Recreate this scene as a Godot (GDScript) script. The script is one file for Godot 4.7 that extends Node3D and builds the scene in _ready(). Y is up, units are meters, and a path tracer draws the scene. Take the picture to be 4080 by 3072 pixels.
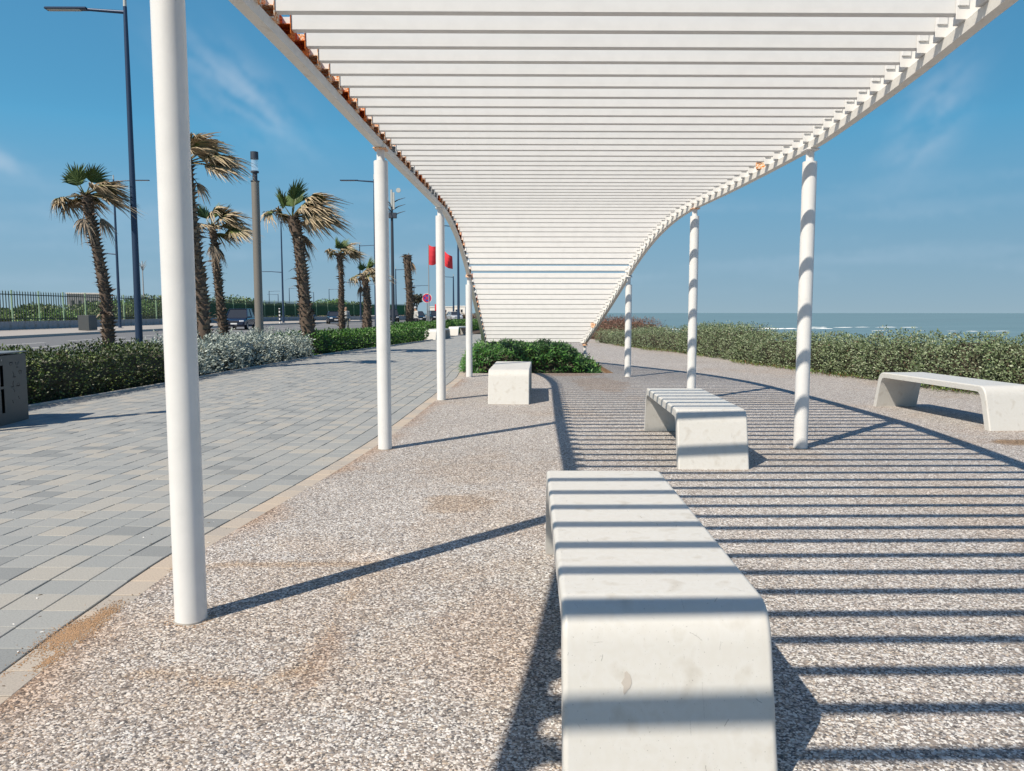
extends Node3D

# ---------------------------------------------------------------- mesh builder
class MB:
	var v := PackedVector3Array()
	var n := PackedVector3Array()
	var c := PackedColorArray()
	var i := PackedInt32Array()
	var col := Color(1, 1, 1)
	func vert(p: Vector3, nn: Vector3) -> int:
		v.append(p); n.append(nn); c.append(col)
		return v.size() - 1
	func tri(a: Vector3, b: Vector3, d: Vector3, nn: Vector3) -> void:
		var k := v.size()
		v.append(a); v.append(b); v.append(d)
		n.append(nn); n.append(nn); n.append(nn)
		c.append(col); c.append(col); c.append(col)
		if (b - a).cross(d - a).dot(nn) > 0.0:
			i.append(k); i.append(k + 2); i.append(k + 1)
		else:
			i.append(k); i.append(k + 1); i.append(k + 2)
	func quad(a: Vector3, b: Vector3, d: Vector3, e: Vector3, nn: Vector3) -> void:
		var k := v.size()
		v.append(a); v.append(b); v.append(d); v.append(e)
		for q in 4:
			n.append(nn); c.append(col)
		if (b - a).cross(d - a).dot(nn) > 0.0:
			i.append_array(PackedInt32Array([k, k + 2, k + 1, k, k + 3, k + 2]))
		else:
			i.append_array(PackedInt32Array([k, k + 1, k + 2, k, k + 2, k + 3]))
	func autoquad(a: Vector3, b: Vector3, d: Vector3, e: Vector3, away_from: Vector3) -> void:
		var nn := (b - a).cross(d - a).normalized()
		if nn.length() < 0.5:
			nn = (d - a).cross(e - a).normalized()
		if nn.dot((a + b + d + e) * 0.25 - away_from) < 0.0:
			nn = -nn
		quad(a, b, d, e, nn)
	func box(xf: Transform3D, s: Vector3, bev := 0.0) -> void:
		var h := s * 0.5
		var b := minf(bev, minf(h.x, minf(h.y, h.z)) * 0.9)
		var bs := xf.basis
		for ax in 3:
			var a1 := (ax + 1) % 3
			var a2 := (ax + 2) % 3
			for sg in [-1.0, 1.0]:
				var p := Vector3.ZERO; p[ax] = h[ax] * sg
				var u := Vector3.ZERO; u[a1] = h[a1] - b
				var w := Vector3.ZERO; w[a2] = h[a2] - b
				var nn := Vector3.ZERO; nn[ax] = sg
				quad(xf * (p + u + w), xf * (p + u - w), xf * (p - u - w), xf * (p - u + w), (bs * nn).normalized())
		if b <= 0.0:
			return
		for ax in 3:
			var a1 := (ax + 1) % 3
			var a2 := (ax + 2) % 3
			for s1 in [-1.0, 1.0]:
				for s2 in [-1.0, 1.0]:
					var l := Vector3.ZERO; l[ax] = h[ax] - b
					var p1 := Vector3.ZERO; p1[a1] = s1 * h[a1]; p1[a2] = s2 * (h[a2] - b)
					var p2 := Vector3.ZERO; p2[a1] = s1 * (h[a1] - b); p2[a2] = s2 * h[a2]
					var nn := Vector3.ZERO; nn[a1] = s1; nn[a2] = s2
					quad(xf * (p1 + l), xf * (p1 - l), xf * (p2 - l), xf * (p2 + l), (bs * nn).normalized())
		for sx in [-1.0, 1.0]:
			for sy in [-1.0, 1.0]:
				for sz in [-1.0, 1.0]:
					tri(xf * Vector3(sx * h.x, sy * (h.y - b), sz * (h.z - b)), xf * Vector3(sx * (h.x - b), sy * h.y, sz * (h.z - b)), xf * Vector3(sx * (h.x - b), sy * (h.y - b), sz * h.z), (bs * Vector3(sx, sy, sz)).normalized())
	func tube(pts: Array, rad: Array, sides := 12, caps := true) -> void:
		var base := v.size()
		var m := pts.size()
		var up := Vector3.UP
		for k in m:
			var t: Vector3 = (pts[mini(k + 1, m - 1)] - pts[maxi(k - 1, 0)]).normalized()
			if absf(t.dot(up)) > 0.95:
				up = Vector3.RIGHT if absf(t.x) < 0.7 else Vector3.FORWARD
			var a := t.cross(up).normalized()
			var b := a.cross(t).normalized()
			up = b
			for q in sides + 1:
				var an := TAU * q / sides
				var d := a * cos(an) + b * sin(an)
				vert(pts[k] + d * rad[k], d)
		for k in m - 1:
			for q in sides:
				var p := base + k * (sides + 1) + q
				var r := p + sides + 1
				i.append_array(PackedInt32Array([p, p + 1, r, p + 1, r + 1, r]))
		if caps:
			for e in [0, m - 1]:
				var t2: Vector3 = (pts[0] - pts[1]).normalized() if e == 0 else (pts[m - 1] - pts[m - 2]).normalized()
				var cc := vert(pts[e], t2)
				var f := v.size()
				for q in sides + 1:
					vert(v[base + e * (sides + 1) + q], t2)
				for q in sides:
					if e == 0:
						i.append_array(PackedInt32Array([cc, f + q + 1, f + q]))
					else:
						i.append_array(PackedInt32Array([cc, f + q, f + q + 1]))
	func mesh() -> ArrayMesh:
		var a := []
		a.resize(Mesh.ARRAY_MAX)
		a[Mesh.ARRAY_VERTEX] = v
		a[Mesh.ARRAY_NORMAL] = n
		a[Mesh.ARRAY_COLOR] = c
		a[Mesh.ARRAY_INDEX] = i
		var m := ArrayMesh.new()
		m.add_surface_from_arrays(Mesh.PRIMITIVE_TRIANGLES, a)
		return m

# ---------------------------------------------------------------- helpers
var M := {}
var rng := RandomNumberGenerator.new()
var used := {}

func numbered(s: String) -> String:
	if not used.has(s):
		used[s] = 0
		return s
	used[s] += 1
	return "%s_%03d" % [s, used[s]]

func thing(called: String, label: String, category: String, at := Vector3.ZERO, turn := 0.0, group := "") -> Node3D:
	var o := Node3D.new()
	o.name = numbered(called)
	add_child(o)
	o.position = at
	o.rotation.y = turn
	tag(o, label, category, group)
	return o

func tag(o: Node, label: String, category: String, group := "") -> void:
	o.set_meta("label", label)
	o.set_meta("category", category)
	if group != "":
		o.set_meta("group", group)

func part(called: String, m: Mesh, mat: Material, parent: Node, xf := Transform3D.IDENTITY) -> MeshInstance3D:
	var o := MeshInstance3D.new()
	o.name = called
	o.mesh = m
	o.material_override = mat
	o.transform = xf
	o.cast_shadow = GeometryInstance3D.SHADOW_CASTING_SETTING_ON
	parent.add_child(o, true)
	return o

func struct(called: String, m: Mesh, mat: Material) -> MeshInstance3D:
	var o := part(numbered(called), m, mat, self)
	o.set_meta("kind", "structure")
	return o

func T(p: Vector3, b := Basis.IDENTITY) -> Transform3D:
	return Transform3D(b, p)

func ry(a: float) -> Basis:
	return Basis(Vector3.UP, a)

func lin(r: float, g: float, b: float) -> Color:
	return Color(r, g, b).linear_to_srgb()

func mat(c: Color, rough := 0.6, metal := 0.0, tex: Texture2D = null, tile := 1.0) -> StandardMaterial3D:
	var m := StandardMaterial3D.new()
	m.albedo_color = c
	m.roughness = rough
	m.metallic = metal
	m.cull_mode = BaseMaterial3D.CULL_DISABLED
	if tex != null:
		m.albedo_texture = tex
		m.uv1_triplanar = true
		m.uv1_world_triplanar = true
		m.uv1_scale = Vector3.ONE / tile
	return m

func vmat(rough := 0.7, tex: Texture2D = null, tile := 1.0) -> StandardMaterial3D:
	var m := mat(Color.WHITE, rough, 0.0, tex, tile)
	m.vertex_color_use_as_albedo = true
	return m

# smooth interpolation through [z, value] rows sorted by falling z
func curve(rows: Array, z: float) -> float:
	var k := 0
	while k < rows.size() - 2 and z < rows[k + 1][0]:
		k += 1
	var z0: float = rows[k][0]; var z1: float = rows[k + 1][0]
	var y0: float = rows[k][1]; var y1: float = rows[k + 1][1]
	var m0: float = (y1 - y0) / (z1 - z0)
	var m1 := m0
	var ms := m0
	if k > 0:
		m0 = (y1 - float(rows[k - 1][1])) / (z1 - float(rows[k - 1][0]))
	if k < rows.size() - 2:
		m1 = (float(rows[k + 2][1]) - y0) / (float(rows[k + 2][0]) - z0)
	var t := (z - z0) / (z1 - z0)
	if t < 0.0 or t > 1.0:
		return y0 + ms * (z - z0)
	var h := z1 - z0
	var t2 := t * t; var t3 := t2 * t
	return (2 * t3 - 3 * t2 + 1) * y0 + (t3 - 2 * t2 + t) * h * m0 + (-2 * t3 + 3 * t2) * y1 + (t3 - t2) * h * m1

func noise(seed_: int, freq: float, oct := 4) -> FastNoiseLite:
	var f := FastNoiseLite.new()
	f.seed = seed_
	f.frequency = freq
	f.noise_type = FastNoiseLite.TYPE_SIMPLEX_SMOOTH
	f.fractal_octaves = oct
	return f

# a tileable texture whose colours run through the given stops with the noise
func ramp_tex(size: int, seed_: int, freq: float, stops: Array, oct := 5) -> ImageTexture:
	var im := noise(seed_, freq, oct).get_seamless_image(size, size)
	im.convert(Image.FORMAT_L8)
	var d := im.get_data()
	var lut := PackedByteArray()
	for k in 256:
		var t := k / 255.0 * (stops.size() - 1)
		var a := mini(int(t), stops.size() - 2)
		var c: Color = (stops[a] as Color).lerp(stops[a + 1], t - a)
		lut.append(c.r8); lut.append(c.g8); lut.append(c.b8)
	var o := PackedByteArray()
	o.resize(size * size * 3)
	for k in size * size:
		var l := d[k] * 3
		o[k * 3] = lut[l]; o[k * 3 + 1] = lut[l + 1]; o[k * 3 + 2] = lut[l + 2]
	var r := Image.create_from_data(size, size, false, Image.FORMAT_RGB8, o)
	r.generate_mipmaps()
	return ImageTexture.create_from_image(r)

# pebbles set in mortar: colour and height, tileable
func aggregate_tex(size: int, count: int) -> Array:
	var r := RandomNumberGenerator.new(); r.seed = 5
	var o := PackedByteArray(); o.resize(size * size * 3)
	var hh := PackedByteArray(); hh.resize(size * size); hh.fill(40)
	var nz := noise(3, 0.02, 3).get_seamless_image(size, size)
	nz.convert(Image.FORMAT_L8)
	var nd := nz.get_data()
	for k in size * size:
		var g := 0.80 + 0.3 * nd[k] / 255.0
		o[k * 3] = int(158 * g); o[k * 3 + 1] = int(148 * g); o[k * 3 + 2] = int(140 * g)
	var pal := STONES
	for s in count:
		var cx := r.randf() * size; var cy := r.randf() * size
		var rx := r.randf_range(2.5, 5.8); var q := r.randf_range(0.5, 0.85)
		var an := r.randf() * PI
		var ca := cos(an); var sa := sin(an)
		var p: Array = pal[r.randi() % pal.size()]
		var j := r.randf_range(0.92, 1.06)
		var cr := clampi(int(p[0] * j), 0, 255); var cg := clampi(int(p[1] * j), 0, 255); var cb := clampi(int(p[2] * j), 0, 255)
		var w := int(ceil(rx))
		var sq := r.randf_range(2.0, 3.4)
		for dy in range(-w, w + 1):
			for dx in range(-w, w + 1):
				var u := absf(dx * ca + dy * sa) / rx
				var vv := absf(dy * ca - dx * sa) / (rx * q)
				if u > 1.0 or vv > 1.0:
					continue
				var e := pow(u, sq) + pow(vv, sq)
				if e > 1.0:
					continue
				var at := (((int(cy) + dy) % size + size) % size) * size + ((int(cx) + dx) % size + size) % size
				o[at * 3] = cr; o[at * 3 + 1] = cg; o[at * 3 + 2] = cb
				hh[at] = int(110 + 120 * (1.0 - e * 0.8))
	var a := Image.create_from_data(size, size, false, Image.FORMAT_RGB8, o)
	var b := Image.create_from_data(size, size, false, Image.FORMAT_L8, hh)
	return [ImageTexture.create_from_image(a), ImageTexture.create_from_image(b)]

const JOINTS := [[Vector2(-0.76, -4.24), Vector2(-0.785, -3.5), Vector2(-0.80, -3.02), Vector2(-0.925, -2.87), Vector2(-1.19, -2.96), Vector2(-1.43, -3.0)], [Vector2(-1.65, -4.33), Vector2(-1.11, -4.34), Vector2(-0.70, -4.36)]]
const STONES := [[228, 225, 220], [236, 234, 230], [226, 221, 217], [218, 213, 210], [214, 208, 202], [200, 193, 187], [186, 178, 171], [222, 216, 208], [160, 152, 146], [134, 129, 126], [104, 101, 101], [92, 90, 91], [198, 184, 168], [176, 160, 146], [216, 211, 207], [112, 104, 98], [150, 146, 146]]

# ---------------------------------------------------------------- the ground plan (metres; the pergola runs along -z)
var LBEAM := [[5.0, -2.95], [2.0, -2.40], [-0.4, -1.90], [-1.87, -1.66], [-3.556, -1.431], [-8.113, -1.219], [-12.668, -0.994], [-17.224, -0.747], [-21.78, -0.50], [-23.0, -0.43]]
var RBEAM := [[5.0, 0.75], [1.0, 1.62], [-1.5, 2.14], [-3.556, 2.52], [-4.73, 2.69], [-5.86, 2.845], [-7.43, 3.01], [-8.113, 3.055], [-10.56, 3.055], [-12.668, 2.99], [-14.5, 2.89], [-17.224, 2.679], [-19.3, 2.47], [-21.78, 2.16], [-23.0, 1.99]]
var BORDER := [[6.0, -1.5], [0.0, -1.68], [-2.72, -1.80], [-3.66, -1.81], [-4.61, -1.78], [-6.63, -1.52], [-8.86, -1.29], [-12.3, -1.10], [-14.88, -0.97], [-17.0, -0.87], [-19.15, -0.87], [-25.0, -0.6], [-32.0, 0.0], [-42.0, 1.2], [-52.0, 2.2]]
var HEDGE := [[6.0, -8.6], [-6.0, -7.7], [-11.77, -7.0], [-15.34, -6.58], [-18.8, -6.38], [-21.5, -6.15], [-25.2, -5.95], [-27.5, -5.68], [-30.6, -5.1], [-34.0, -4.5], [-38.9, -3.75], [-50.2, -2.2], [-70.0, 0.0]]
var SCRUB := [[6.0, 11.0], [-4.0, 9.8], [-12.4, 8.25], [-14.1, 7.75], [-17.5, 7.25], [-21.0, 6.6], [-26.4, 6.0], [-31.2, 5.0], [-36.4, 4.1], [-45.0, 3.0], [-60.0, 2.0], [-100.0, 0.0], [-200.0, -8.0], [-320.0, -14.0]]

func beam_y(z: float) -> float:
	if z > -12.668:
		return 3.01
	var d := -12.668 - z
	if d < 4.556:
		return 3.01 - 0.0405 * d * d
	return 3.01 - 0.0405 * 4.556 * 4.556 - 0.378 * (d - 4.556)

func beam_slope(z: float) -> float:
	return (beam_y(z + 0.02) - beam_y(z - 0.02)) / 0.04

func _ready() -> void:
	# ------------------------------------------------ camera
	var cam := Camera3D.new()
	cam.name = "camera"
	cam.fov = 51.503
	cam.near = 0.05
	cam.far = 12000.0
	add_child(cam)
	cam.position = Vector3(0, 1.40, 0)
	cam.rotation = Vector3(deg_to_rad(-5.272), deg_to_rad(-0.587), 0)
	cam.current = true
	# ------------------------------------------------ sky
	var env := Environment.new()
	env.background_mode = Environment.BG_SKY
	env.tonemap_mode = Environment.TONE_MAPPER_LINEAR
	env.tonemap_exposure = 1.2
	env.sdfgi_enabled = true
	env.ssao_enabled = true
	env.ssil_enabled = true
	var sun_dir := Vector3(0.635, -1.0, -0.652).normalized()
	var sky := Sky.new()
	var pm := PanoramaSkyMaterial.new()
	pm.panorama = sky_image(-sun_dir)
	sky.sky_material = pm
	env.sky = sky
	var we := WorldEnvironment.new()
	we.name = "environment"
	we.environment = env
	add_child(we)
	# ------------------------------------------------ sun
	var sun := DirectionalLight3D.new()
	sun.name = "sun"
	sun.light_color = Color(1.0, 0.955, 0.885)
	sun.light_energy = 1.6
	sun.light_angular_distance = 0.53
	sun.shadow_enabled = true
	add_child(sun)
	sun.basis = Basis.looking_at(sun_dir, Vector3.UP)

	rng.seed = 7
	make_materials()
	setting()
	pergola()
	benches()
	planting()
	palms()
	street()
	far_things()

func sky_image(to_sun: Vector3) -> ImageTexture:
	var w := 1536; var h := 768
	var d := PackedFloat32Array()
	d.resize(w * h * 3)
	var nz := noise(21, 1.0, 5)
	nz.domain_warp_enabled = true
	nz.domain_warp_amplitude = 0.5
	nz.domain_warp_frequency = 1.6
	var zen := Vector3(0.022, 0.095, 0.275)
	var mid := Vector3(0.095, 0.340, 0.565)
	var low := Vector3(0.300, 0.430, 0.515)
	# two torn wisps of high cloud: direction, half width, half height, lean
	var wisps := [[Vector3(-0.318, 0.262, -1.0), 0.066, 0.036, 0.55], [Vector3(0.522, 0.235, -1.0), 0.036, 0.042, -0.7], [Vector3(-0.62, 0.185, -1.0), 0.03, 0.012, 0.3], [Vector3(1.6, 0.5, -0.4), 0.12, 0.06, 0.4], [Vector3(-1.2, 0.7, 0.5), 0.15, 0.08, -0.3], [Vector3(0.3, 0.5, 1.2), 0.12, 0.07, 0.2]]
	for y in h:
		var el := PI * 0.5 - PI * (y + 0.5) / h
		var se := sin(el); var ce := cos(el)
		var base: Vector3
		if el < 0.0:
			base = low
		elif el < 0.21:
			base = low.lerp(mid, pow(el / 0.21, 0.85))
		else:
			base = mid.lerp(zen, pow(clampf((el - 0.21) / 0.75, 0, 1), 0.62))
		for x in w:
			var a := TAU * (x + 0.5) / w
			var dir := Vector3(sin(a) * ce, se, -cos(a) * ce)
			var cs := dir.dot(to_sun)
			var c := base * (0.92 + 0.10 * cs)
			# air glow near the sun's side of the sky, paler and less blue
			var g := pow(maxf(cs * 0.5 + 0.5, 0.0), 6.0)
			c += Vector3(0.10, 0.09, 0.06) * g
			if el > 0.0:
				var cl := 0.0
				for wv in wisps:
					var wd: Vector3 = wv[0]
					var q := dir / maxf(dir.dot(wd.normalized()), 0.01) - wd.normalized()
					if q.length_squared() > 0.06 or dir.dot(wd) < 0.0:
						continue
					var sx := Vector3.UP.cross(wd).normalized() * -1.0
					var qx := q.dot(sx); var qy := q.y + qx * float(wv[3])
					var env2 := exp(-pow(qx / float(wv[1]), 2.0) - pow(qy / float(wv[2]), 2.0))
					var st := nz.get_noise_3d(qx * 16.0 + qy * 7.0, qy * 34.0, float(wv[1]) * 90.0) * 0.5 + 0.5
					cl = maxf(cl, env2 * clampf(st * 2.2 - 0.55, 0.0, 1.0))
				c = c.lerp(Vector3(0.56, 0.62, 0.70), cl * 0.36)
				var bank := clampf(nz.get_noise_3d(a * 2.2, el * 26.0, 40.0) * 1.6, 0.0, 1.0) * smoothstep(0.0, 0.05, el) * (1.0 - smoothstep(0.09, 0.2, el))
				c = c.lerp(Vector3(0.40, 0.52, 0.64), bank * 0.22)
			var k := (y * w + x) * 3
			d[k] = c.x; d[k + 1] = c.y; d[k + 2] = c.z
	var im := Image.create_from_data(w, h, false, Image.FORMAT_RGBF, d.to_byte_array())
	return ImageTexture.create_from_image(im)

func make_materials() -> void:
	var g := func(x: float) -> Color: return Color(x, x, x)
	var mottle := ramp_tex(512, 11, 0.012, [g.call(0.965), g.call(0.985), g.call(1.0), g.call(0.99)])
	var grain := ramp_tex(512, 12, 0.09, [g.call(0.80), g.call(0.95), g.call(1.0), g.call(1.0)], 4)
	var stain := ramp_tex(512, 13, 0.010, [Color(0.80, 0.76, 0.70), Color(0.95, 0.93, 0.90), Color(1, 1, 1), Color(1, 1, 1), Color(0.97, 0.955, 0.93)], 6)
	var softstain := ramp_tex(512, 18, 0.014, [Color(0.90, 0.885, 0.86), Color(0.96, 0.95, 0.935), Color(1, 1, 1), Color(0.985, 0.98, 0.97), Color(1, 1, 1), Color(0.95, 0.94, 0.92)], 6)
	var rust := ramp_tex(256, 14, 0.03, [Color(0.34, 0.13, 0.04), Color(0.64, 0.27, 0.07), Color(0.88, 0.47, 0.15), Color(0.96, 0.68, 0.33)], 5)
	var rust2 := ramp_tex(256, 15, 0.025, [Color(0.46, 0.19, 0.06), Color(0.84, 0.50, 0.22), Color(0.88, 0.85, 0.80), Color(0.88, 0.87, 0.85)], 5)
	var agg := aggregate_tex(1024, 27000)
	M.white = mat(lin(0.70, 0.70, 0.695), 0.42, 0.0, mottle, 1.3)
	M.beam = mat(lin(0.69, 0.68, 0.65), 0.5, 0.0, softstain, 0.9)
	M.rust = mat(Color.WHITE, 0.9, 0.0, rust, 0.11)
	M.rust2 = mat(Color.WHITE, 0.8, 0.0, rust2, 0.14)
	var bi := softstain.get_image()
	bi.clear_mipmaps()
	bi.resize(1024, 1024, Image.INTERPOLATE_CUBIC)
	var br := RandomNumberGenerator.new(); br.seed = 23
	for k in 1500:
		var q := br.randf_range(0.45, 0.85)
		var px := br.randi() % 1020; var py := br.randi() % 1020
		var sz := 1 if br.randf() < 0.8 else 2
		for dx in sz:
			for dy in sz:
				bi.set_pixel(px + dx, py + dy, bi.get_pixel(px + dx, py + dy) * q)
	for k in 46:
		# scuffs and short drips
		var px := br.randf() * 1000.0; var py := br.randf() * 1000.0
		var dv := Vector2.from_angle(br.randf() * TAU) if k % 2 == 0 else Vector2(0, 1)
		var q := br.randf_range(0.55, 0.85)
		for st in br.randi_range(8, 40):
			px += dv.x + br.randf_range(-0.6, 0.6); py += dv.y + br.randf_range(-0.6, 0.6)
			var ix := clampi(int(px), 0, 1022); var iy := clampi(int(py), 0, 1022)
			bi.set_pixel(ix, iy, bi.get_pixel(ix, iy) * q)
			bi.set_pixel(ix + 1, iy, bi.get_pixel(ix + 1, iy) * lerpf(q, 1.0, 0.5))
	M.bench = mat(lin(0.56, 0.555, 0.535), 0.45, 0.0, ImageTexture.create_from_image(bi), 1.1)
	M.agg = vmat(0.85, agg[0], 1.55)
	M.agg.heightmap_enabled = true
	M.agg.heightmap_texture = agg[1]
	M.agg.heightmap_scale = 0.35
	M.paver = []
	for cc in [[0.288, 0.298, 0.294], [0.308, 0.315, 0.307], [0.322, 0.322, 0.308], [0.36, 0.35, 0.322], [0.235, 0.245, 0.245], [0.37, 0.353, 0.318], [0.315, 0.32, 0.31]]:
		M.paver.append(mat(lin(cc[0], cc[1], cc[2]), 0.8, 0.0, grain, 0.5))
	M.edgepaver = [mat(lin(0.43, 0.375, 0.315), 0.8, 0.0, grain, 0.5), mat(lin(0.385, 0.345, 0.30), 0.8, 0.0, grain, 0.5), mat(lin(0.46, 0.385, 0.31), 0.8, 0.0, grain, 0.5)]
	M.pavermass = vmat(0.8, grain, 0.5)
	M.joint = mat(lin(0.075, 0.065, 0.055), 0.95, 0.0, mottle, 0.4)
	M.soil = mat(lin(0.11, 0.07, 0.045), 0.95, 0.0, ramp_tex(512, 17, 0.06, [g.call(0.6), g.call(0.85), g.call(1.0)]), 1.2)
	M.pit = mat(lin(0.40, 0.26, 0.16), 0.9, 0.0, stain, 0.8)
	M.asphalt = mat(lin(0.16, 0.16, 0.165), 0.9, 0.0, grain, 2.0)
	M.walk = mat(lin(0.36, 0.33, 0.30), 0.9, 0.0, mottle, 3.0)
	M.kerb = mat(lin(0.42, 0.40, 0.37), 0.85, 0.0, mottle, 1.0)
	M.paint = mat(lin(0.62, 0.62, 0.60), 0.7, 0.0, stain, 1.1)
	M.land = mat(lin(0.16, 0.13, 0.085), 0.95, 0.0, mottle, 9.0)
	M.leaf = vmat(0.5)
	M.leaf.backlight = Color(0.25, 0.3, 0.12)
	M.core_shade = mat(lin(0.055, 0.05, 0.030), 0.9, 0.0, mottle, 0.3)  # twig brown darkened, so the shade of leaf gaps is in the colour
	M.bark = vmat(0.9)
	M.frond = vmat(0.6)
	M.frond.backlight = Color(0.2, 0.22, 0.1)
	M.navy = mat(lin(0.030, 0.055, 0.105), 0.4, 0.3)
	M.steel = mat(lin(0.085, 0.092, 0.095), 0.5, 0.35, mottle, 0.7)
	M.black = mat(lin(0.010, 0.010, 0.011), 0.7)
	M.trim = mat(lin(0.22, 0.23, 0.23), 0.5, 0.3, mottle, 0.3)
	M.lens = mat(lin(0.45, 0.46, 0.44), 0.35)
	M.column = mat(lin(0.20, 0.185, 0.165), 0.55, 0.1, mottle, 0.8)
	M.darkcap = mat(lin(0.045, 0.055, 0.075), 0.5, 0.2)
	M.glass = mat(Color(0.92, 0.96, 1.0, 0.22), 0.05)
	M.glass.transparency = BaseMaterial3D.TRANSPARENCY_ALPHA
	M.pickets = mat(lin(0.035, 0.055, 0.045), 0.6, 0.2)
	M.greenpost = mat(lin(0.20, 0.30, 0.19), 0.6)
	M.screen = mat(lin(0.035, 0.13, 0.06), 0.9, 0.0, mottle, 2.0)
	M.wall = mat(lin(0.30, 0.31, 0.33), 0.9, 0.0, stain, 3.0)
	M.house = mat(lin(0.72, 0.70, 0.66), 0.8, 0.0, stain, 4.0)
	M.window = mat(lin(0.03, 0.035, 0.045), 0.15)
	M.red = mat(lin(0.62, 0.03, 0.045), 0.75)
	M.blue = mat(lin(0.05, 0.06, 0.36), 0.5)
	M.signred = mat(lin(0.60, 0.02, 0.05), 0.5)
	M.signwhite = mat(lin(0.7, 0.7, 0.7), 0.5)
	M.galv = mat(lin(0.34, 0.35, 0.36), 0.5, 0.3)
	M.tyre = mat(lin(0.018, 0.018, 0.018), 0.85)
	M.rim = mat(lin(0.35, 0.35, 0.36), 0.35, 0.6)
	M.lamp = mat(lin(0.7, 0.72, 0.74), 0.15)
	M.sea = vmat(0.42)
	M.foam = mat(lin(0.80, 0.81, 0.80), 0.8)
	M.sand = mat(lin(0.34, 0.27, 0.19), 0.95, 0.0, mottle, 6.0)
	M.parasol = mat(lin(0.03, 0.20, 0.38), 0.7)
	M.mottle = mottle

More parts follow.
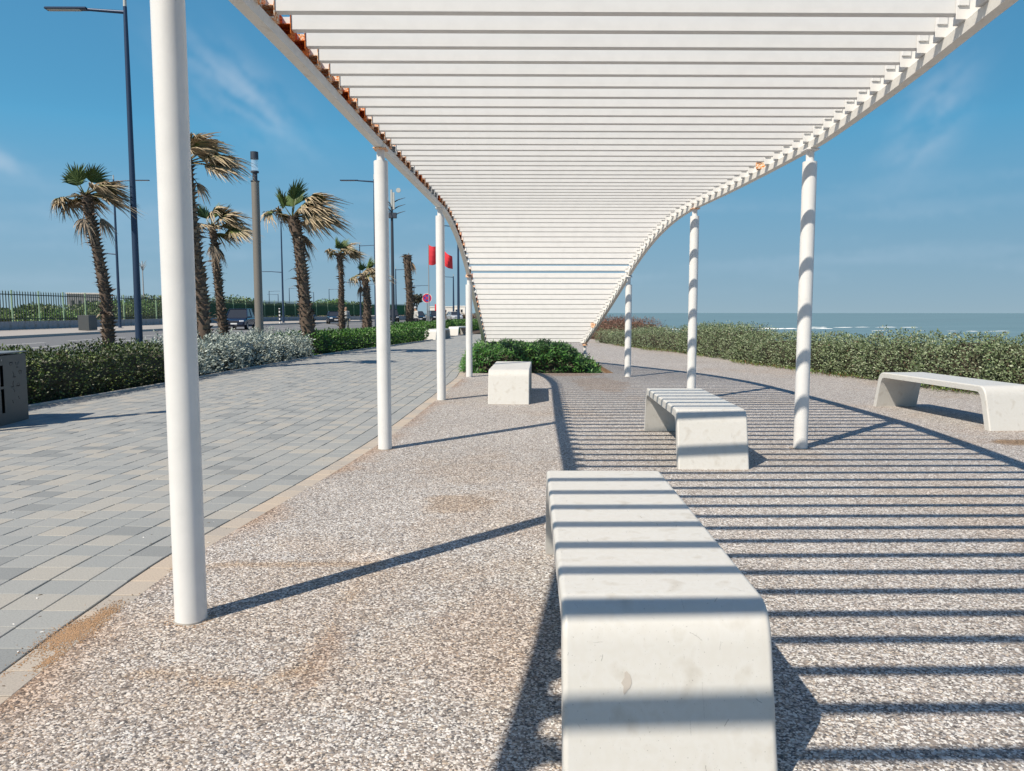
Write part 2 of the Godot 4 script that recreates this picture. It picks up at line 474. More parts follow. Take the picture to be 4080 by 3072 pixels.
# ---------------------------------------------------------------- ground, path, road, sea
func setting() -> void:
	# terrace of exposed aggregate: a fine sheet with stains, left open over the planting pit
	var m := MB.new()
	var big := noise(31, 0.35, 4)
	var fine := noise(32, 1.8, 4)
	var zs := []
	var z := 5.0
	while z > -52.0:
		zs.append(z)
		z -= 0.09 if z > -9.0 and z < -1.5 else (0.25 if z > -24.0 else 1.0)
	zs.append(-52.0)
	# rows that fall exactly on the pit's edges
	for e in [-18.24, -23.4]:
		zs.append(e)
	zs.sort()
	zs.reverse()
	var pits := [[-18.24, -23.4, -0.86, 2.52]]
	for pass_ in 3:
		# 0: rows clear of the pit, 1: beside the pit towards the sea, 2: sliver beside the path
		var prev := []
		var pz := 0.0
		for zz in zs:
			var in_pit: bool = zz <= -18.24 + 1e-4 and zz >= -23.4 - 1e-4
			var x0 := curve(BORDER, zz)
			var x1 := curve(SCRUB, zz) + 1.2
			if pass_ == 1:
				if not in_pit:
					prev = []; continue
				x0 = 2.52
			if pass_ == 2:
				continue
			var cols := 120 if pass_ == 0 else 50
			var row := []
			for k in cols + 1:
				var x := lerpf(x0, x1, float(k) / cols)
				m.col = stain_color(x, zz, big, fine)
				row.append(m.vert(Vector3(x, 0, zz), Vector3.UP))
			var joined: bool = prev.size() > 0
			if pass_ == 0 and pz <= -18.24 + 1e-4 and zz >= -23.4 - 1e-4:
				joined = false
			if joined:
				for k in cols:
					m.i.append_array(PackedInt32Array([prev[k], row[k + 1], prev[k + 1], prev[k], row[k], row[k + 1]]))
			prev = row
			pz = zz
	struct("terrace", m.mesh(), M.agg)

	# loose-set pebbles that stand proud of the mortar where they are large enough to see
	var dm := MB.new()
	var rings2 := []
	for q in 3:
		var el: float = [0.0, 0.6, 1.2][q]
		var row2 := []
		for e in 7:
			var an := TAU * e / 7.0 + q * 0.3
			var nv := Vector3(cos(an) * cos(el), sin(el), sin(an) * cos(el))
			row2.append(dm.vert(nv * Vector3(1, 0.7, 1), nv))
		rings2.append(row2)
	var tp := dm.vert(Vector3(0, 0.7, 0), Vector3.UP)
	for q in 2:
		for e in 7:
			var f2 := (e + 1) % 7
			dm.i.append_array(PackedInt32Array([rings2[q][e], rings2[q][f2], rings2[q + 1][f2], rings2[q][e], rings2[q + 1][f2], rings2[q + 1][e]]))
	for e in 7:
		dm.i.append_array(PackedInt32Array([rings2[2][e], rings2[2][(e + 1) % 7], tp]))
	var pbr := RandomNumberGenerator.new(); pbr.seed = 55
	var peb := []
	while peb.size() < 95000:
		var zz := -2.15 - 4.6 * pow(pbr.randf(), 1.5)
		var xx := pbr.randf_range(zz * 0.66, -zz * 0.66)
		if pbr.randf() > -zz / 6.75 or xx < curve(BORDER, zz) + 0.01:
			continue
		peb.append(Vector2(xx, zz))
	var pmm := MultiMesh.new()
	pmm.transform_format = MultiMesh.TRANSFORM_3D
	pmm.use_colors = true
	pmm.mesh = dm.mesh()
	pmm.instance_count = peb.size()
	for k in peb.size():
		var p2: Vector2 = peb[k]
		var rr2 := pbr.randf_range(0.0030, 0.0072)
		var bs := Basis(Vector3.UP, pbr.randf() * TAU) * Basis.from_scale(Vector3(rr2, rr2 * 0.40, rr2 * pbr.randf_range(0.55, 0.9)))
		pmm.set_instance_transform(k, Transform3D(bs, Vector3(p2.x, -0.0006, p2.y)))
		var sc: Array = STONES[pbr.randi() % STONES.size()]
		var tint := stain_color(p2.x, p2.y, big, fine)
		pmm.set_instance_color(k, Color8(sc[0], sc[1], sc[2]).srgb_to_linear() * tint)
	var pmi := MultiMeshInstance3D.new()
	pmi.name = numbered("pebbles")
	pmi.multimesh = pmm
	pmi.material_override = vmat(0.7)
	pmi.set_meta("kind", "stuff")
	add_child(pmi)

	# the sunken planting pit: walls and soil
	var pw := MB.new()
	pw.quad(Vector3(-0.86, 0, -18.24), Vector3(2.52, 0, -18.24), Vector3(2.52, -0.32, -18.24), Vector3(-0.86, -0.32, -18.24), Vector3(0, 0, -1))
	pw.quad(Vector3(2.52, 0, -18.24), Vector3(2.52, 0, -23.4), Vector3(2.52, -0.32, -23.4), Vector3(2.52, -0.32, -18.24), Vector3(-1, 0, 0))
	pw.quad(Vector3(-0.86, 0, -23.4), Vector3(2.52, 0, -23.4), Vector3(2.52, -0.32, -23.4), Vector3(-0.86, -0.32, -23.4), Vector3(0, 0, 1))
	pw.quad(Vector3(-0.86, 0, -18.24), Vector3(-0.86, 0, -23.4), Vector3(-0.86, -0.32, -23.4), Vector3(-0.86, -0.32, -18.24), Vector3(1, 0, 0))
	struct("pit_wall", pw.mesh(), M.pit)
	var ps := MB.new()
	ps.quad(Vector3(-0.9, -0.3, -18.2), Vector3(2.6, -0.3, -18.2), Vector3(2.6, -0.3, -23.5), Vector3(-0.9, -0.3, -23.5), Vector3.UP)
	struct("pit_soil", ps.mesh(), M.soil)

	# paved path: mortar bed plus every paver
	var bed := MB.new()
	var path := Node3D.new()
	path.name = numbered("path")
	path.set_meta("kind", "structure")
	add_child(path)
	var rows := []
	z = 5.0
	while z > -52.0:
		rows.append([z, curve(HEDGE, z) + 0.02, curve(BORDER, z)])
		z -= 0.5
	for k in rows.size() - 1:
		var a: Array = rows[k]; var b: Array = rows[k + 1]
		bed.quad(Vector3(a[1], -0.012, a[0]), Vector3(a[2], -0.012, a[0]), Vector3(b[2], -0.012, b[0]), Vector3(b[1], -0.012, b[0]), Vector3.UP)
	part("bed", bed.mesh(), M.joint, path)
	var pmesh := []
	for q in 3:
		var pb := MB.new()
		pb.box(T(Vector3(0, -0.022, 0)), Vector3(0.2025, 0.044, 0.2075 - 0.0006 * q), 0.003)
		pmesh.append(pb.mesh())
	var places := []
	var pr := RandomNumberGenerator.new(); pr.seed = 77
	z = -1.9
	var rowi := 0
	while z > -50.0:
		var xb := curve(BORDER, z)
		var slope := (curve(BORDER, z + 0.3) - curve(BORDER, z - 0.3)) / 0.6
		var turn := atan(slope)
		var xh := curve(HEDGE, z)
		var x := xb - 0.155
		var k := 0
		while x - 0.1 > xh:
			# the edge course is cut narrower
			places.append([Vector3(x - 0.105, pr.randf_range(-0.0025, 0.0015), z + (0.0 if k > 0 else 0.02)), turn * clampf(1.0 - k * 0.02, 0.3, 1.0) + pr.randf_range(-0.008, 0.008), k, pr.randi()])
			x -= 0.21
			k += 1
		places.append([Vector3(xb - 0.0735, pr.randf_range(-0.002, 0.001), z + 0.02), turn, -1, pr.randi()])
		z -= 0.21
		rowi += 1
	# the ones that show largest are parts, the rest one mass
	var cam := Vector3(0, 1.4, 0)
	for p in places:
		var d: Vector3 = p[0] - cam
		var seen: bool = d.z < -2.2 and d.x > d.z * 0.66
		p.append(d.length() + (0.0 if seen else 1000.0))
	places.sort_custom(func(a, b): return a[4] < b[4])
	var em := MB.new()
	em.box(T(Vector3(0, -0.022, 0)), Vector3(0.149, 0.044, 0.2020), 0.003)
	var emesh := em.mesh()
	var n_in := 0
	for k in places.size():
		var p: Array = places[k]
		if n_in >= 300 or p[4] > 900.0:
			continue
		n_in += 1
		var xf := Transform3D(ry(p[1]), p[0])
		if p[2] < 0:
			part("paver", emesh, M.edgepaver[p[3] % 3], path, xf)
		else:
			part("paver", pmesh[p[3] % 3], M.paver[paver_tone(p[0], p[3])], path, xf)
		p.append(true)
	var rest := []
	for p in places:
		if p.size() < 6:
			rest.append(p)
	for kind in 2:
		var sel := rest.filter(func(p): return (p[2] < 0) == (kind == 1))
		var mm := MultiMesh.new()
		mm.transform_format = MultiMesh.TRANSFORM_3D
		mm.use_colors = true
		mm.mesh = emesh if kind == 1 else pmesh[0]
		mm.instance_count = sel.size()
		for k in sel.size():
			var p: Array = sel[k]
			mm.set_instance_transform(k, Transform3D(ry(p[1]), p[0]))
			var cc: Color = (M.edgepaver[p[3] % 3] if kind == 1 else M.paver[paver_tone(p[0], p[3])]).albedo_color
			mm.set_instance_color(k, cc.srgb_to_linear())
		var mi := MultiMeshInstance3D.new()
		mi.name = "paving" if kind == 0 else "edge_paving"
		mi.multimesh = mm
		mi.material_override = M.pavermass
		mi.set_meta("kind", "stuff")
		path.add_child(mi, true)

	# soil washed over the edge course, crumb by crumb
	var spr := RandomNumberGenerator.new(); spr.seed = 14
	var crumbs := []
	for e in [[-1.89, -3.38, 0.085, 0.16, 3200], [-1.86, -3.62, 0.05, 0.13, 900], [-1.83, -3.12, 0.03, 0.10, 400], [-1.80, -4.4, 0.03, 0.12, 250], [-1.93, -2.9, 0.02, 0.3, 200]]:
		for q in int(e[4]):
			crumbs.append(Vector2(e[0] + spr.randfn() * e[2] * 0.55, e[1] + spr.randfn() * e[3] * 0.6))
	for e in [[-1.431, -3.556, 260], [-1.219, -8.113, 200], [3.055, -8.113, 200]]:
		for q in int(e[2]):
			var an := spr.randf() * TAU
			var dq := 0.068 + absf(spr.randfn()) * 0.022
			crumbs.append(Vector2(e[0] + cos(an) * dq, e[1] + sin(an) * dq))
	for e in [[Vector2(0.245, -4.60), Vector2(0.87, -4.58)], [Vector2(1.55, -6.99), Vector2(2.19, -6.99)], [Vector2(1.62, -9.36), Vector2(2.25, -9.36)], [Vector2(5.70, -9.28), Vector2(6.33, -9.34)], [Vector2(-0.24, -12.05), Vector2(0.39, -12.03)]]:
		for q in 220:
			var bp: Vector2 = (e[0] as Vector2).lerp(e[1], spr.randf())
			crumbs.append(bp + Vector2(spr.randfn() * 0.02, absf(spr.randfn()) * 0.03))
	var cmm := MultiMesh.new()
	cmm.transform_format = MultiMesh.TRANSFORM_3D
	cmm.use_colors = true
	cmm.mesh = pmm.mesh
	cmm.instance_count = crumbs.size()
	for k in crumbs.size():
		var rr3 := spr.randf_range(0.0012, 0.0046)
		cmm.set_instance_transform(k, Transform3D(Basis(Vector3.UP, spr.randf() * TAU) * Basis.from_scale(Vector3(rr3, rr3 * 0.4, rr3 * 0.8)), Vector3(crumbs[k].x, 0.0008, crumbs[k].y)))
		cmm.set_instance_color(k, Color(0.36, 0.22, 0.12) * spr.randf_range(0.7, 1.2))
	var cmi := MultiMeshInstance3D.new()
	cmi.name = numbered("spilt_soil")
	cmi.multimesh = cmm
	cmi.material_override = pmi.material_override
	cmi.set_meta("kind", "stuff")
	add_child(cmi)
	# shell bits and dry leaf crumbs scattered on the paving
	var dmm := MultiMesh.new()
	dmm.transform_format = MultiMesh.TRANSFORM_3D
	dmm.use_colors = true
	dmm.mesh = pmm.mesh
	dmm.instance_count = 420
	for k in 420:
		var dz := -2.3 - 14.0 * pow(spr.randf(), 1.6)
		var dx: float = curve(BORDER, dz) - 0.02 - pow(spr.randf(), 2.0) * 5.0
		if k % 3 == 0:
			dx = spr.randf_range(curve(BORDER, dz), 4.0)
		var rr4 := spr.randf_range(0.003, 0.011)
		dmm.set_instance_transform(k, Transform3D(Basis(Vector3.UP, spr.randf() * TAU) * Basis.from_scale(Vector3(rr4, rr4 * 0.25, rr4 * 0.5)), Vector3(dx, 0.001, dz)))
		dmm.set_instance_color(k, Color(0.75, 0.73, 0.70) if k % 5 < 3 else Color(0.13, 0.10, 0.07))
	var dmi := MultiMeshInstance3D.new()
	dmi.name = numbered("shell_grit")
	dmi.multimesh = dmm
	dmi.material_override = pmi.material_override
	dmi.set_meta("kind", "stuff")
	add_child(dmi)
	# planting strip, low kerb, road, far pavement
	var so := MB.new()
	var kb := MB.new()
	var rd := MB.new()
	var nearroad := [[20.0, -14.5], [-40.0, -13.5], [-60.0, -12.0], [-85.0, -8.5], [-120.0, -4.0], [-170.0, 0.0], [-230.0, 2.0]]
	var farroad := [[20.0, -26.5], [-70.0, -26.4], [-95.0, -24.5], [-120.0, -20.0], [-170.0, -14.0], [-230.0, -10.0]]
	z = 20.0
	while z > -228.0:
		var zn := z - 2.0
		var h0 := curve(HEDGE, z); var h1 := curve(HEDGE, zn)
		if z < -66.0:
			h0 = curve(nearroad, z) + 4.0; h1 = curve(nearroad, zn) + 4.0
		var r0 := curve(nearroad, z); var r1 := curve(nearroad, zn)
		var f0 := curve(farroad, z); var f1 := curve(farroad, zn)
		so.quad(Vector3(h0, -0.03, z), Vector3(r0, -0.03, z), Vector3(r1, -0.03, zn), Vector3(h1, -0.03, zn), Vector3.UP)
		rd.quad(Vector3(r0, -0.05, z), Vector3(f0, -0.05, z), Vector3(f1, -0.05, zn), Vector3(r1, -0.05, zn), Vector3.UP)
		z = zn
	struct("planting_bed", so.mesh(), M.soil)
	struct("road", rd.mesh(), M.asphalt)
	z = 5.0
	while z > -52.0:
		var zn := z - 1.0
		var a := Vector3(curve(HEDGE, z), 0, z); var b := Vector3(curve(HEDGE, zn), 0, zn)
		var dd := b - a
		kb.box(T((a + b) * 0.5 + Vector3(-0.03, -0.02, 0), Basis.looking_at(dd.normalized(), Vector3.UP)), Vector3(0.07, 0.1, dd.length()), 0.008)
		z = zn
	struct("path_kerb", kb.mesh(), M.kerb)
	# markings and kerb on the road
	var mk := MB.new()
	for off in [4.9, 7.6]:
		z = 18.0
		while z > -200.0:
			var zn := z - 2.0
			var a := curve(farroad, z); var b := curve(farroad, zn)
			if off < 6.0 and int(absf(z) / 2.0) % 4 == 3:
				z = zn
				continue
			mk.quad(Vector3(a + off, -0.045, z), Vector3(a + off + 0.16, -0.045, z), Vector3(b + off + 0.16, -0.045, zn), Vector3(b + off, -0.045, zn), Vector3.UP)
			z = zn
	struct("road_marking", mk.mesh(), M.paint)
	var fw := MB.new()
	var fk := MB.new()
	z = 18.0
	while z > -200.0:
		var zn := z - 2.0
		var a := curve(farroad, z); var b := curve(farroad, zn)
		fw.quad(Vector3(a - 0.2, 0.10, z), Vector3(a - 10.0, 0.10, z), Vector3(b - 10.0, 0.10, zn), Vector3(b - 0.2, 0.10, zn), Vector3.UP)
		fk.quad(Vector3(a, 0.104, z), Vector3(a - 0.2, 0.104, z), Vector3(b - 0.2, 0.104, zn), Vector3(b, 0.104, zn), Vector3.UP)
		fk.quad(Vector3(a, 0.104, z), Vector3(a, -0.06, z), Vector3(b, -0.06, zn), Vector3(b, 0.104, zn), Vector3(1, 0, 0))
		z = zn
	struct("pavement", fw.mesh(), M.walk)
	struct("kerb", fk.mesh(), M.kerb)

	# land, falling to the beach on the sea side
	var ld := MB.new()
	var wav := noise(41, 0.05, 3)
	z = 30.0
	var prow := []
	while z > -330.0:
		var cx := curve(SCRUB, z) if z < 6.0 else 11.0
		var xs := [-420.0, -120.0, -40.0, cx - 40.0 if cx - 40.0 > -39.0 else -39.0, cx - 6.0, cx, cx + 5.0, cx + 12.0, cx + 25.0, cx + 45.0, cx + 65.0]
		var ys := [-0.1, -0.1, -0.1, -0.1, -0.1, -0.1, -0.15, -1.0, -2.6, -5.2, -8.0]
		var row := []
		for k in xs.size():
			var yy: float = ys[k]
			if k > 6 and k < 10:
				yy += wav.get_noise_2d(xs[k], z) * 0.5
			row.append(Vector3(xs[k], yy - (9.0 if z < -325.0 else 0.0), z))
		if prow.size() > 0:
			for k in xs.size() - 1:
				ld.autoquad(prow[k], prow[k + 1], row[k + 1], row[k], Vector3(prow[k].x, -1000, z))
		prow = row
		z -= 6.0
	struct("ground", ld.mesh(), M.sand)

	# sea
	var se := MB.new()
	var sn := noise(51, 0.012, 4)
	var lastrow := []
	var dist := 60.0
	while dist < 5600.0:
		var row := []
		for k in 65:
			var an := lerpf(-1.5, 1.5, k / 64.0)
			var p := Vector3(sin(an) * dist, -7.0, -cos(an) * dist)
			se.col = Color(0.145, 0.218, 0.230) * (1.0 + 0.16 * sn.get_noise_2d(p.x * 0.5, p.z * 2.4))
			row.append(se.vert(p, Vector3.UP))
		if lastrow.size() > 0:
			for k in 64:
				se.i.append_array(PackedInt32Array([lastrow[k], row[k], row[k + 1], lastrow[k], row[k + 1], lastrow[k + 1]]))
		lastrow = row
		dist *= 1.045
	struct("sea", se.mesh(), M.sea)
	# breaking waves: low ridges of foam lying on the water
	var fr := RandomNumberGenerator.new(); fr.seed = 9
	for w in [[395.0, 112, 160, 1.3], [380.0, 60, 100, 1.1], [430.0, 160, 235, 0.9], [360.0, 150, 190, 0.7], [345.0, 190, 225, 0.5], [470.0, 120, 150, 0.4]]:
		var fo := MB.new()
		var x0: float = w[1]
		while x0 < float(w[2]):
			var ln := fr.randf_range(6, 16)
			var hgt: float = w[3] * fr.randf_range(0.35, 1.0) * (0.35 if fr.randf() < 0.2 else 1.0)
			var zc: float = -w[0] + fr.randf_range(-5, 5)
			var pts := []; var rd2 := []
			for k in 7:
				var t := k / 6.0
				pts.append(Vector3(x0 + ln * t, -7.0 - 0.1, zc + sin(t * 5.0 + x0) * 1.2))
				rd2.append(maxf(0.03, hgt * 0.62 * sin(PI * clampf(t, 0.02, 0.98)) * fr.randf_range(0.75, 1.1)))
			fo.tube(pts, rd2, 7, false)
			x0 += ln * fr.randf_range(0.55, 0.95)
		var o := part(numbered("surf"), fo.mesh(), M.foam, self)
		o.set_meta("kind", "stuff")

func paver_tone(p: Vector3, r: int) -> int:
	# most are blue grey, with runs of warmer ones as they came off the pallet
	var k := r % 11
	if k < 3: return 0
	if k < 5: return 1
	if k < 6: return 4
	if k < 8: return 6
	if k < 9: return 2
	if k < 10: return 3
	return 5

func stain_color(x: float, z: float, big: FastNoiseLite, fine: FastNoiseLite) -> Color:
	var c := Vector3(0.84, 0.85, 0.86)
	var b := big.get_noise_2d(x, z)
	var f := fine.get_noise_2d(x, z)
	c *= 1.0 + 0.10 * b + 0.05 * f
	# blown dust the colour of the soil, in patches
	var dust := clampf(big.get_noise_2d(x * 0.8 + 40.0, z * 0.8) * 1.3 + f * 0.7 - 0.18, 0.0, 0.5)
	c = c.lerp(Vector3(0.78, 0.68, 0.58), dust * 0.8)
	# along the edge course soil has washed out of the joints
	var de := x - curve(BORDER, z)
	var wash := clampf(1.0 - de / (0.22 + 0.20 * f), 0.0, 1.0) * clampf(0.55 + big.get_noise_2d(z * 2.0, 7.0) * 2.0, 0.15, 1.0)
	c = c.lerp(Vector3(0.70, 0.48, 0.32), wash * 0.7)
	for jn in JOINTS:
		for q in jn.size() - 1:
			var a2: Vector2 = jn[q]; var ab: Vector2 = jn[q + 1] - a2
			var pp := Vector2(x, z)
			var tq := clampf((pp - a2).dot(ab) / ab.length_squared(), 0.0, 1.0)
			var dj := pp.distance_to(a2 + ab * tq) + f * 0.03
			if dj < 0.045:
				c = c.lerp(Vector3(0.74, 0.60, 0.46), clampf((0.045 - dj) * 40.0, 0.0, 0.75))
	for s in [[-0.35, -5.76, 0.26, 0.30, 0.70, 0.58, 0.46, 0.7], [-0.74, -4.49, 0.16, 0.07, 1.05, 1.0, 0.95, 0.8], [-0.02, -5.14, 0.10, 0.05, 1.1, 1.06, 1.0, 0.8], [-0.62, -4.18, 0.16, 0.10, 0.80, 0.74, 0.68, 0.7], [0.0, -3.35, 0.30, 0.55, 0.72, 0.56, 0.44, 0.30], [1.70, -3.64, 0.09, 0.03, 1.15, 1.13, 1.1, 0.9], [5.55, -8.42, 0.32, 0.20, 0.50, 0.36, 0.22, 0.95], [-0.75, -3.1, 0.05, 0.35, 0.64, 0.50, 0.40, 0.7], [1.55, -18.0, 0.8, 0.6, 0.70, 0.42, 0.26, 0.5], [1.9, -15.5, 0.5, 1.5, 0.72, 0.58, 0.46, 0.5]]:
		var e := sqrt(pow((x - s[0]) / s[2], 2) + pow((z - s[1]) / s[3], 2)) + f * 0.5
		if e < 1.15:
			c = c.lerp(Vector3(s[4], s[5], s[6]), s[7] * clampf((1.15 - e) * 4.0, 0.0, 1.0))
	return Color(c.x, c.y, c.z)

# ---------------------------------------------------------------- pergola
func pergola() -> void:
	var P := thing("pergola", "white steel pergola with a wavy roof of slats on round posts", "pergola")
	var posts := [1.0, -3.556, -8.113, -12.668, -17.224, -21.55]
	# posts
	for k in posts.size():
		for side in 2:
			var z: float = posts[k]
			var x: float = curve(LBEAM if side == 0 else RBEAM, z)
			var by := beam_y(z)
			var top := by - (0.12 if k < 4 else 0.19)
			if k == 5:
				top = 0.30
			var b := MB.new()
			b.tube([Vector3(0, -0.02, 0), Vector3(0, top - 0.006, 0), Vector3(0, top, 0)], [0.0698, 0.0698, 0.064], 40)
			var po := part("post", b.mesh(), M.white, P, T(Vector3(x, 0, z)))
			var nk := MB.new()
			nk.tube([Vector3(0, top - 0.01, 0), Vector3(0, by - 0.012, 0)], [0.040, 0.040], 24)
			part("neck", nk.mesh(), M.white, po)
			var pl := MB.new()
			pl.box(T(Vector3(0, by - 0.008, 0), Basis(Vector3.RIGHT, atan(-beam_slope(z)) * -1.0)), Vector3(0.13, 0.014, 0.17), 0.003)
			part("top_plate", pl.mesh(), M.rust2 if (k + side) % 2 == 0 else M.white, po)
			var bp := MB.new()
			bp.tube([Vector3(0, 0.0, 0), Vector3(0, 0.006, 0)], [0.078, 0.072], 32)
			part("grout_ring", bp.mesh(), M.kerb, po)
	# side beams, bay by bay
	var ends := [4.6, 1.0, -3.556, -8.113, -12.668, -17.224, -21.75]
	for side in 2:
		for k in ends.size() - 1:
			var b := MB.new()
			var za: float = ends[k] - (0.006 if k > 0 else 0.0)
			var zb: float = ends[k + 1] + 0.006
			var n := 14
			var rings := []
			for q in n + 1:
				var z := lerpf(za, zb, float(q) / n)
				var x: float = curve(LBEAM if side == 0 else RBEAM, z)
				var y := beam_y(z)
				var up := Vector3(0, 1, -beam_slope(z) * -1.0).normalized()
				up = Vector3(0, 1, -beam_slope(z)).normalized()
				var xo: float = x - 0.045 if side == 0 else x + 0.045
				var xi: float = x + 0.026 if side == 0 else x - 0.026
				rings.append([Vector3(xo, y, z), Vector3(xi, y, z), Vector3(xi, y, z) + up * 0.068, Vector3(xo, y, z) + up * 0.068])
			for q in n:
				var r0: Array = rings[q]; var r1: Array = rings[q + 1]
				for e in 4:
					var f := (e + 1) % 4
					b.autoquad(r0[e], r0[f], r1[f], r1[e], (r0[0] + r0[2] + r1[0] + r1[2]) * 0.25)
			b.quad(rings[0][0], rings[0][1], rings[0][2], rings[0][3], Vector3(0, 0, 1))
			b.quad(rings[n][0], rings[n][1], rings[n][2], rings[n][3], Vector3(0, 0, -1))
			for q in n:
				var r0: Array = rings[q]; var r1: Array = rings[q + 1]
				var th := Vector3(0.008 if side == 0 else -0.008, 0, 0)
				var u0: Vector3 = (r0[3] - r0[0]).normalized() * 0.152; var u1: Vector3 = (r1[3] - r1[0]).normalized() * 0.152
				var ctr: Vector3 = (r0[3] + r1[3]) * 0.5 + u0 * 0.5 + th * 0.5
				b.autoquad(r0[3], r1[3], r1[3] + u1, r0[3] + u0, ctr)
				b.autoquad(r0[3] + th, r1[3] + th, r1[3] + u1 + th, r0[3] + u0 + th, ctr)
				b.autoquad(r0[3] + u0, r1[3] + u1, r1[3] + u1 + th, r0[3] + u0 + th, ctr)
			part("beam", b.mesh(), M.beam, P)
	# slats: fifteen to a bay, a little wider apart beside each post
	var zs := []
	for k in 31:
		zs.append(-4.80 + 0.2965 * (30 - k))
	for k in 40:
		zs.append(-4.80 - 0.3022 * (k + 1))
	zs.append(-17.24)
	for k in 15:
		zs.append(-17.59 - 0.2950 * k)
	var rr := RandomNumberGenerator.new(); rr.seed = 3
	var brk_l := bracket_mesh(1.0)
	var brk_r := bracket_mesh(-1.0)
	var bpm := MB.new()
	bpm.box(T(Vector3(0, 0.180, -0.0685)), Vector3(0.070, 0.068, 0.005), 0.001)
	var bplate := bpm.mesh()
	for z in zs:
		if z > 4.2:
			continue
		var xl: float = curve(LBEAM, z) + 0.046
		var xr: float = curve(RBEAM, z) - 0.046
		var ang := atan(beam_slope(z))
		var tilt := Basis(Vector3.RIGHT, -ang * 0.5)
		var y := beam_y(z) / 1.0
		var o := Vector3(0, y, z) + tilt * Vector3(0, 0.106, 0)
		var sag := rr.randf_range(-0.002, 0.002)
		var b := MB.new()
		var w := xr - xl
		b.box(T(Vector3(0, 0.054, 0.014)), Vector3(w, 0.108, 0.020), 0.002)
		b.box(T(Vector3(0, 0.004, -0.0165)), Vector3(w - 0.002, 0.008, 0.041), 0.0015)
		part("slat", b.mesh(), M.white, P, Transform3D(tilt * Basis(Vector3.RIGHT, rr.randf_range(-0.012, 0.012)), o + Vector3((xl + xr) * 0.5, sag, 0)))
		var mats := [M.rust, M.rust, M.rust2, M.rust2]
		var ml: Material = mats[rr.randi() % 4] if z > -8.6 else ([M.rust, M.rust2, M.white, M.white, M.rust2][rr.randi() % 5] if z > -13.0 else [M.rust2, M.white, M.white, M.white, M.rust][rr.randi() % 5])
		var bl := part("bracket", brk_l, ml, P, Transform3D(tilt, Vector3(xl - 0.046, y, z)))
		part("back_plate", bplate, M.white if rr.randf() < (0.35 if z > -8.6 else 0.7) else M.rust2, bl)
		var mr: Material = M.white
		if rr.randf() < 0.02:
			mr = M.rust2
		var brr := part("bracket", brk_r, mr, P, Transform3D(tilt, Vector3(xr + 0.046, y, z)))
		part("back_plate", bplate, M.white, brr)

# clip that holds a slat on the beam: origin on the beam's underside, s = side the slat lies on
func bracket_mesh(s: float) -> ArrayMesh:
	var b := MB.new()
	# foot on the beam, back plate, floor, shelf and cheek: an open cell that faces along the path
	b.box(T(Vector3(s * 0.005, 0.0735, -0.02)), Vector3(0.080, 0.008, 0.104), 0.001)
	b.box(T(Vector3(s * 0.005, 0.110, -0.068)), Vector3(0.080, 0.066, 0.005), 0.001)
	b.box(T(Vector3(s * 0.004, 0.144, -0.024)), Vector3(0.077, 0.005, 0.088), 0.001)
	b.box(T(Vector3(-s * 0.033, 0.146, -0.018)), Vector3(0.004, 0.138, 0.096), 0.001)
	b.box(T(Vector3(s * 0.0435, 0.146, -0.018)), Vector3(0.005, 0.140, 0.100), 0.001)
	if s < 0.0:
		# on the sea side the cell is closed by a plate with a small lip
		b.box(T(Vector3(s * 0.022, 0.142, 0.034)), Vector3(0.130, 0.140, 0.005), 0.001)
		b.box(T(Vector3(s * 0.050, 0.176, 0.042)), Vector3(0.062, 0.062, 0.012), 0.002)
	return b.mesh()

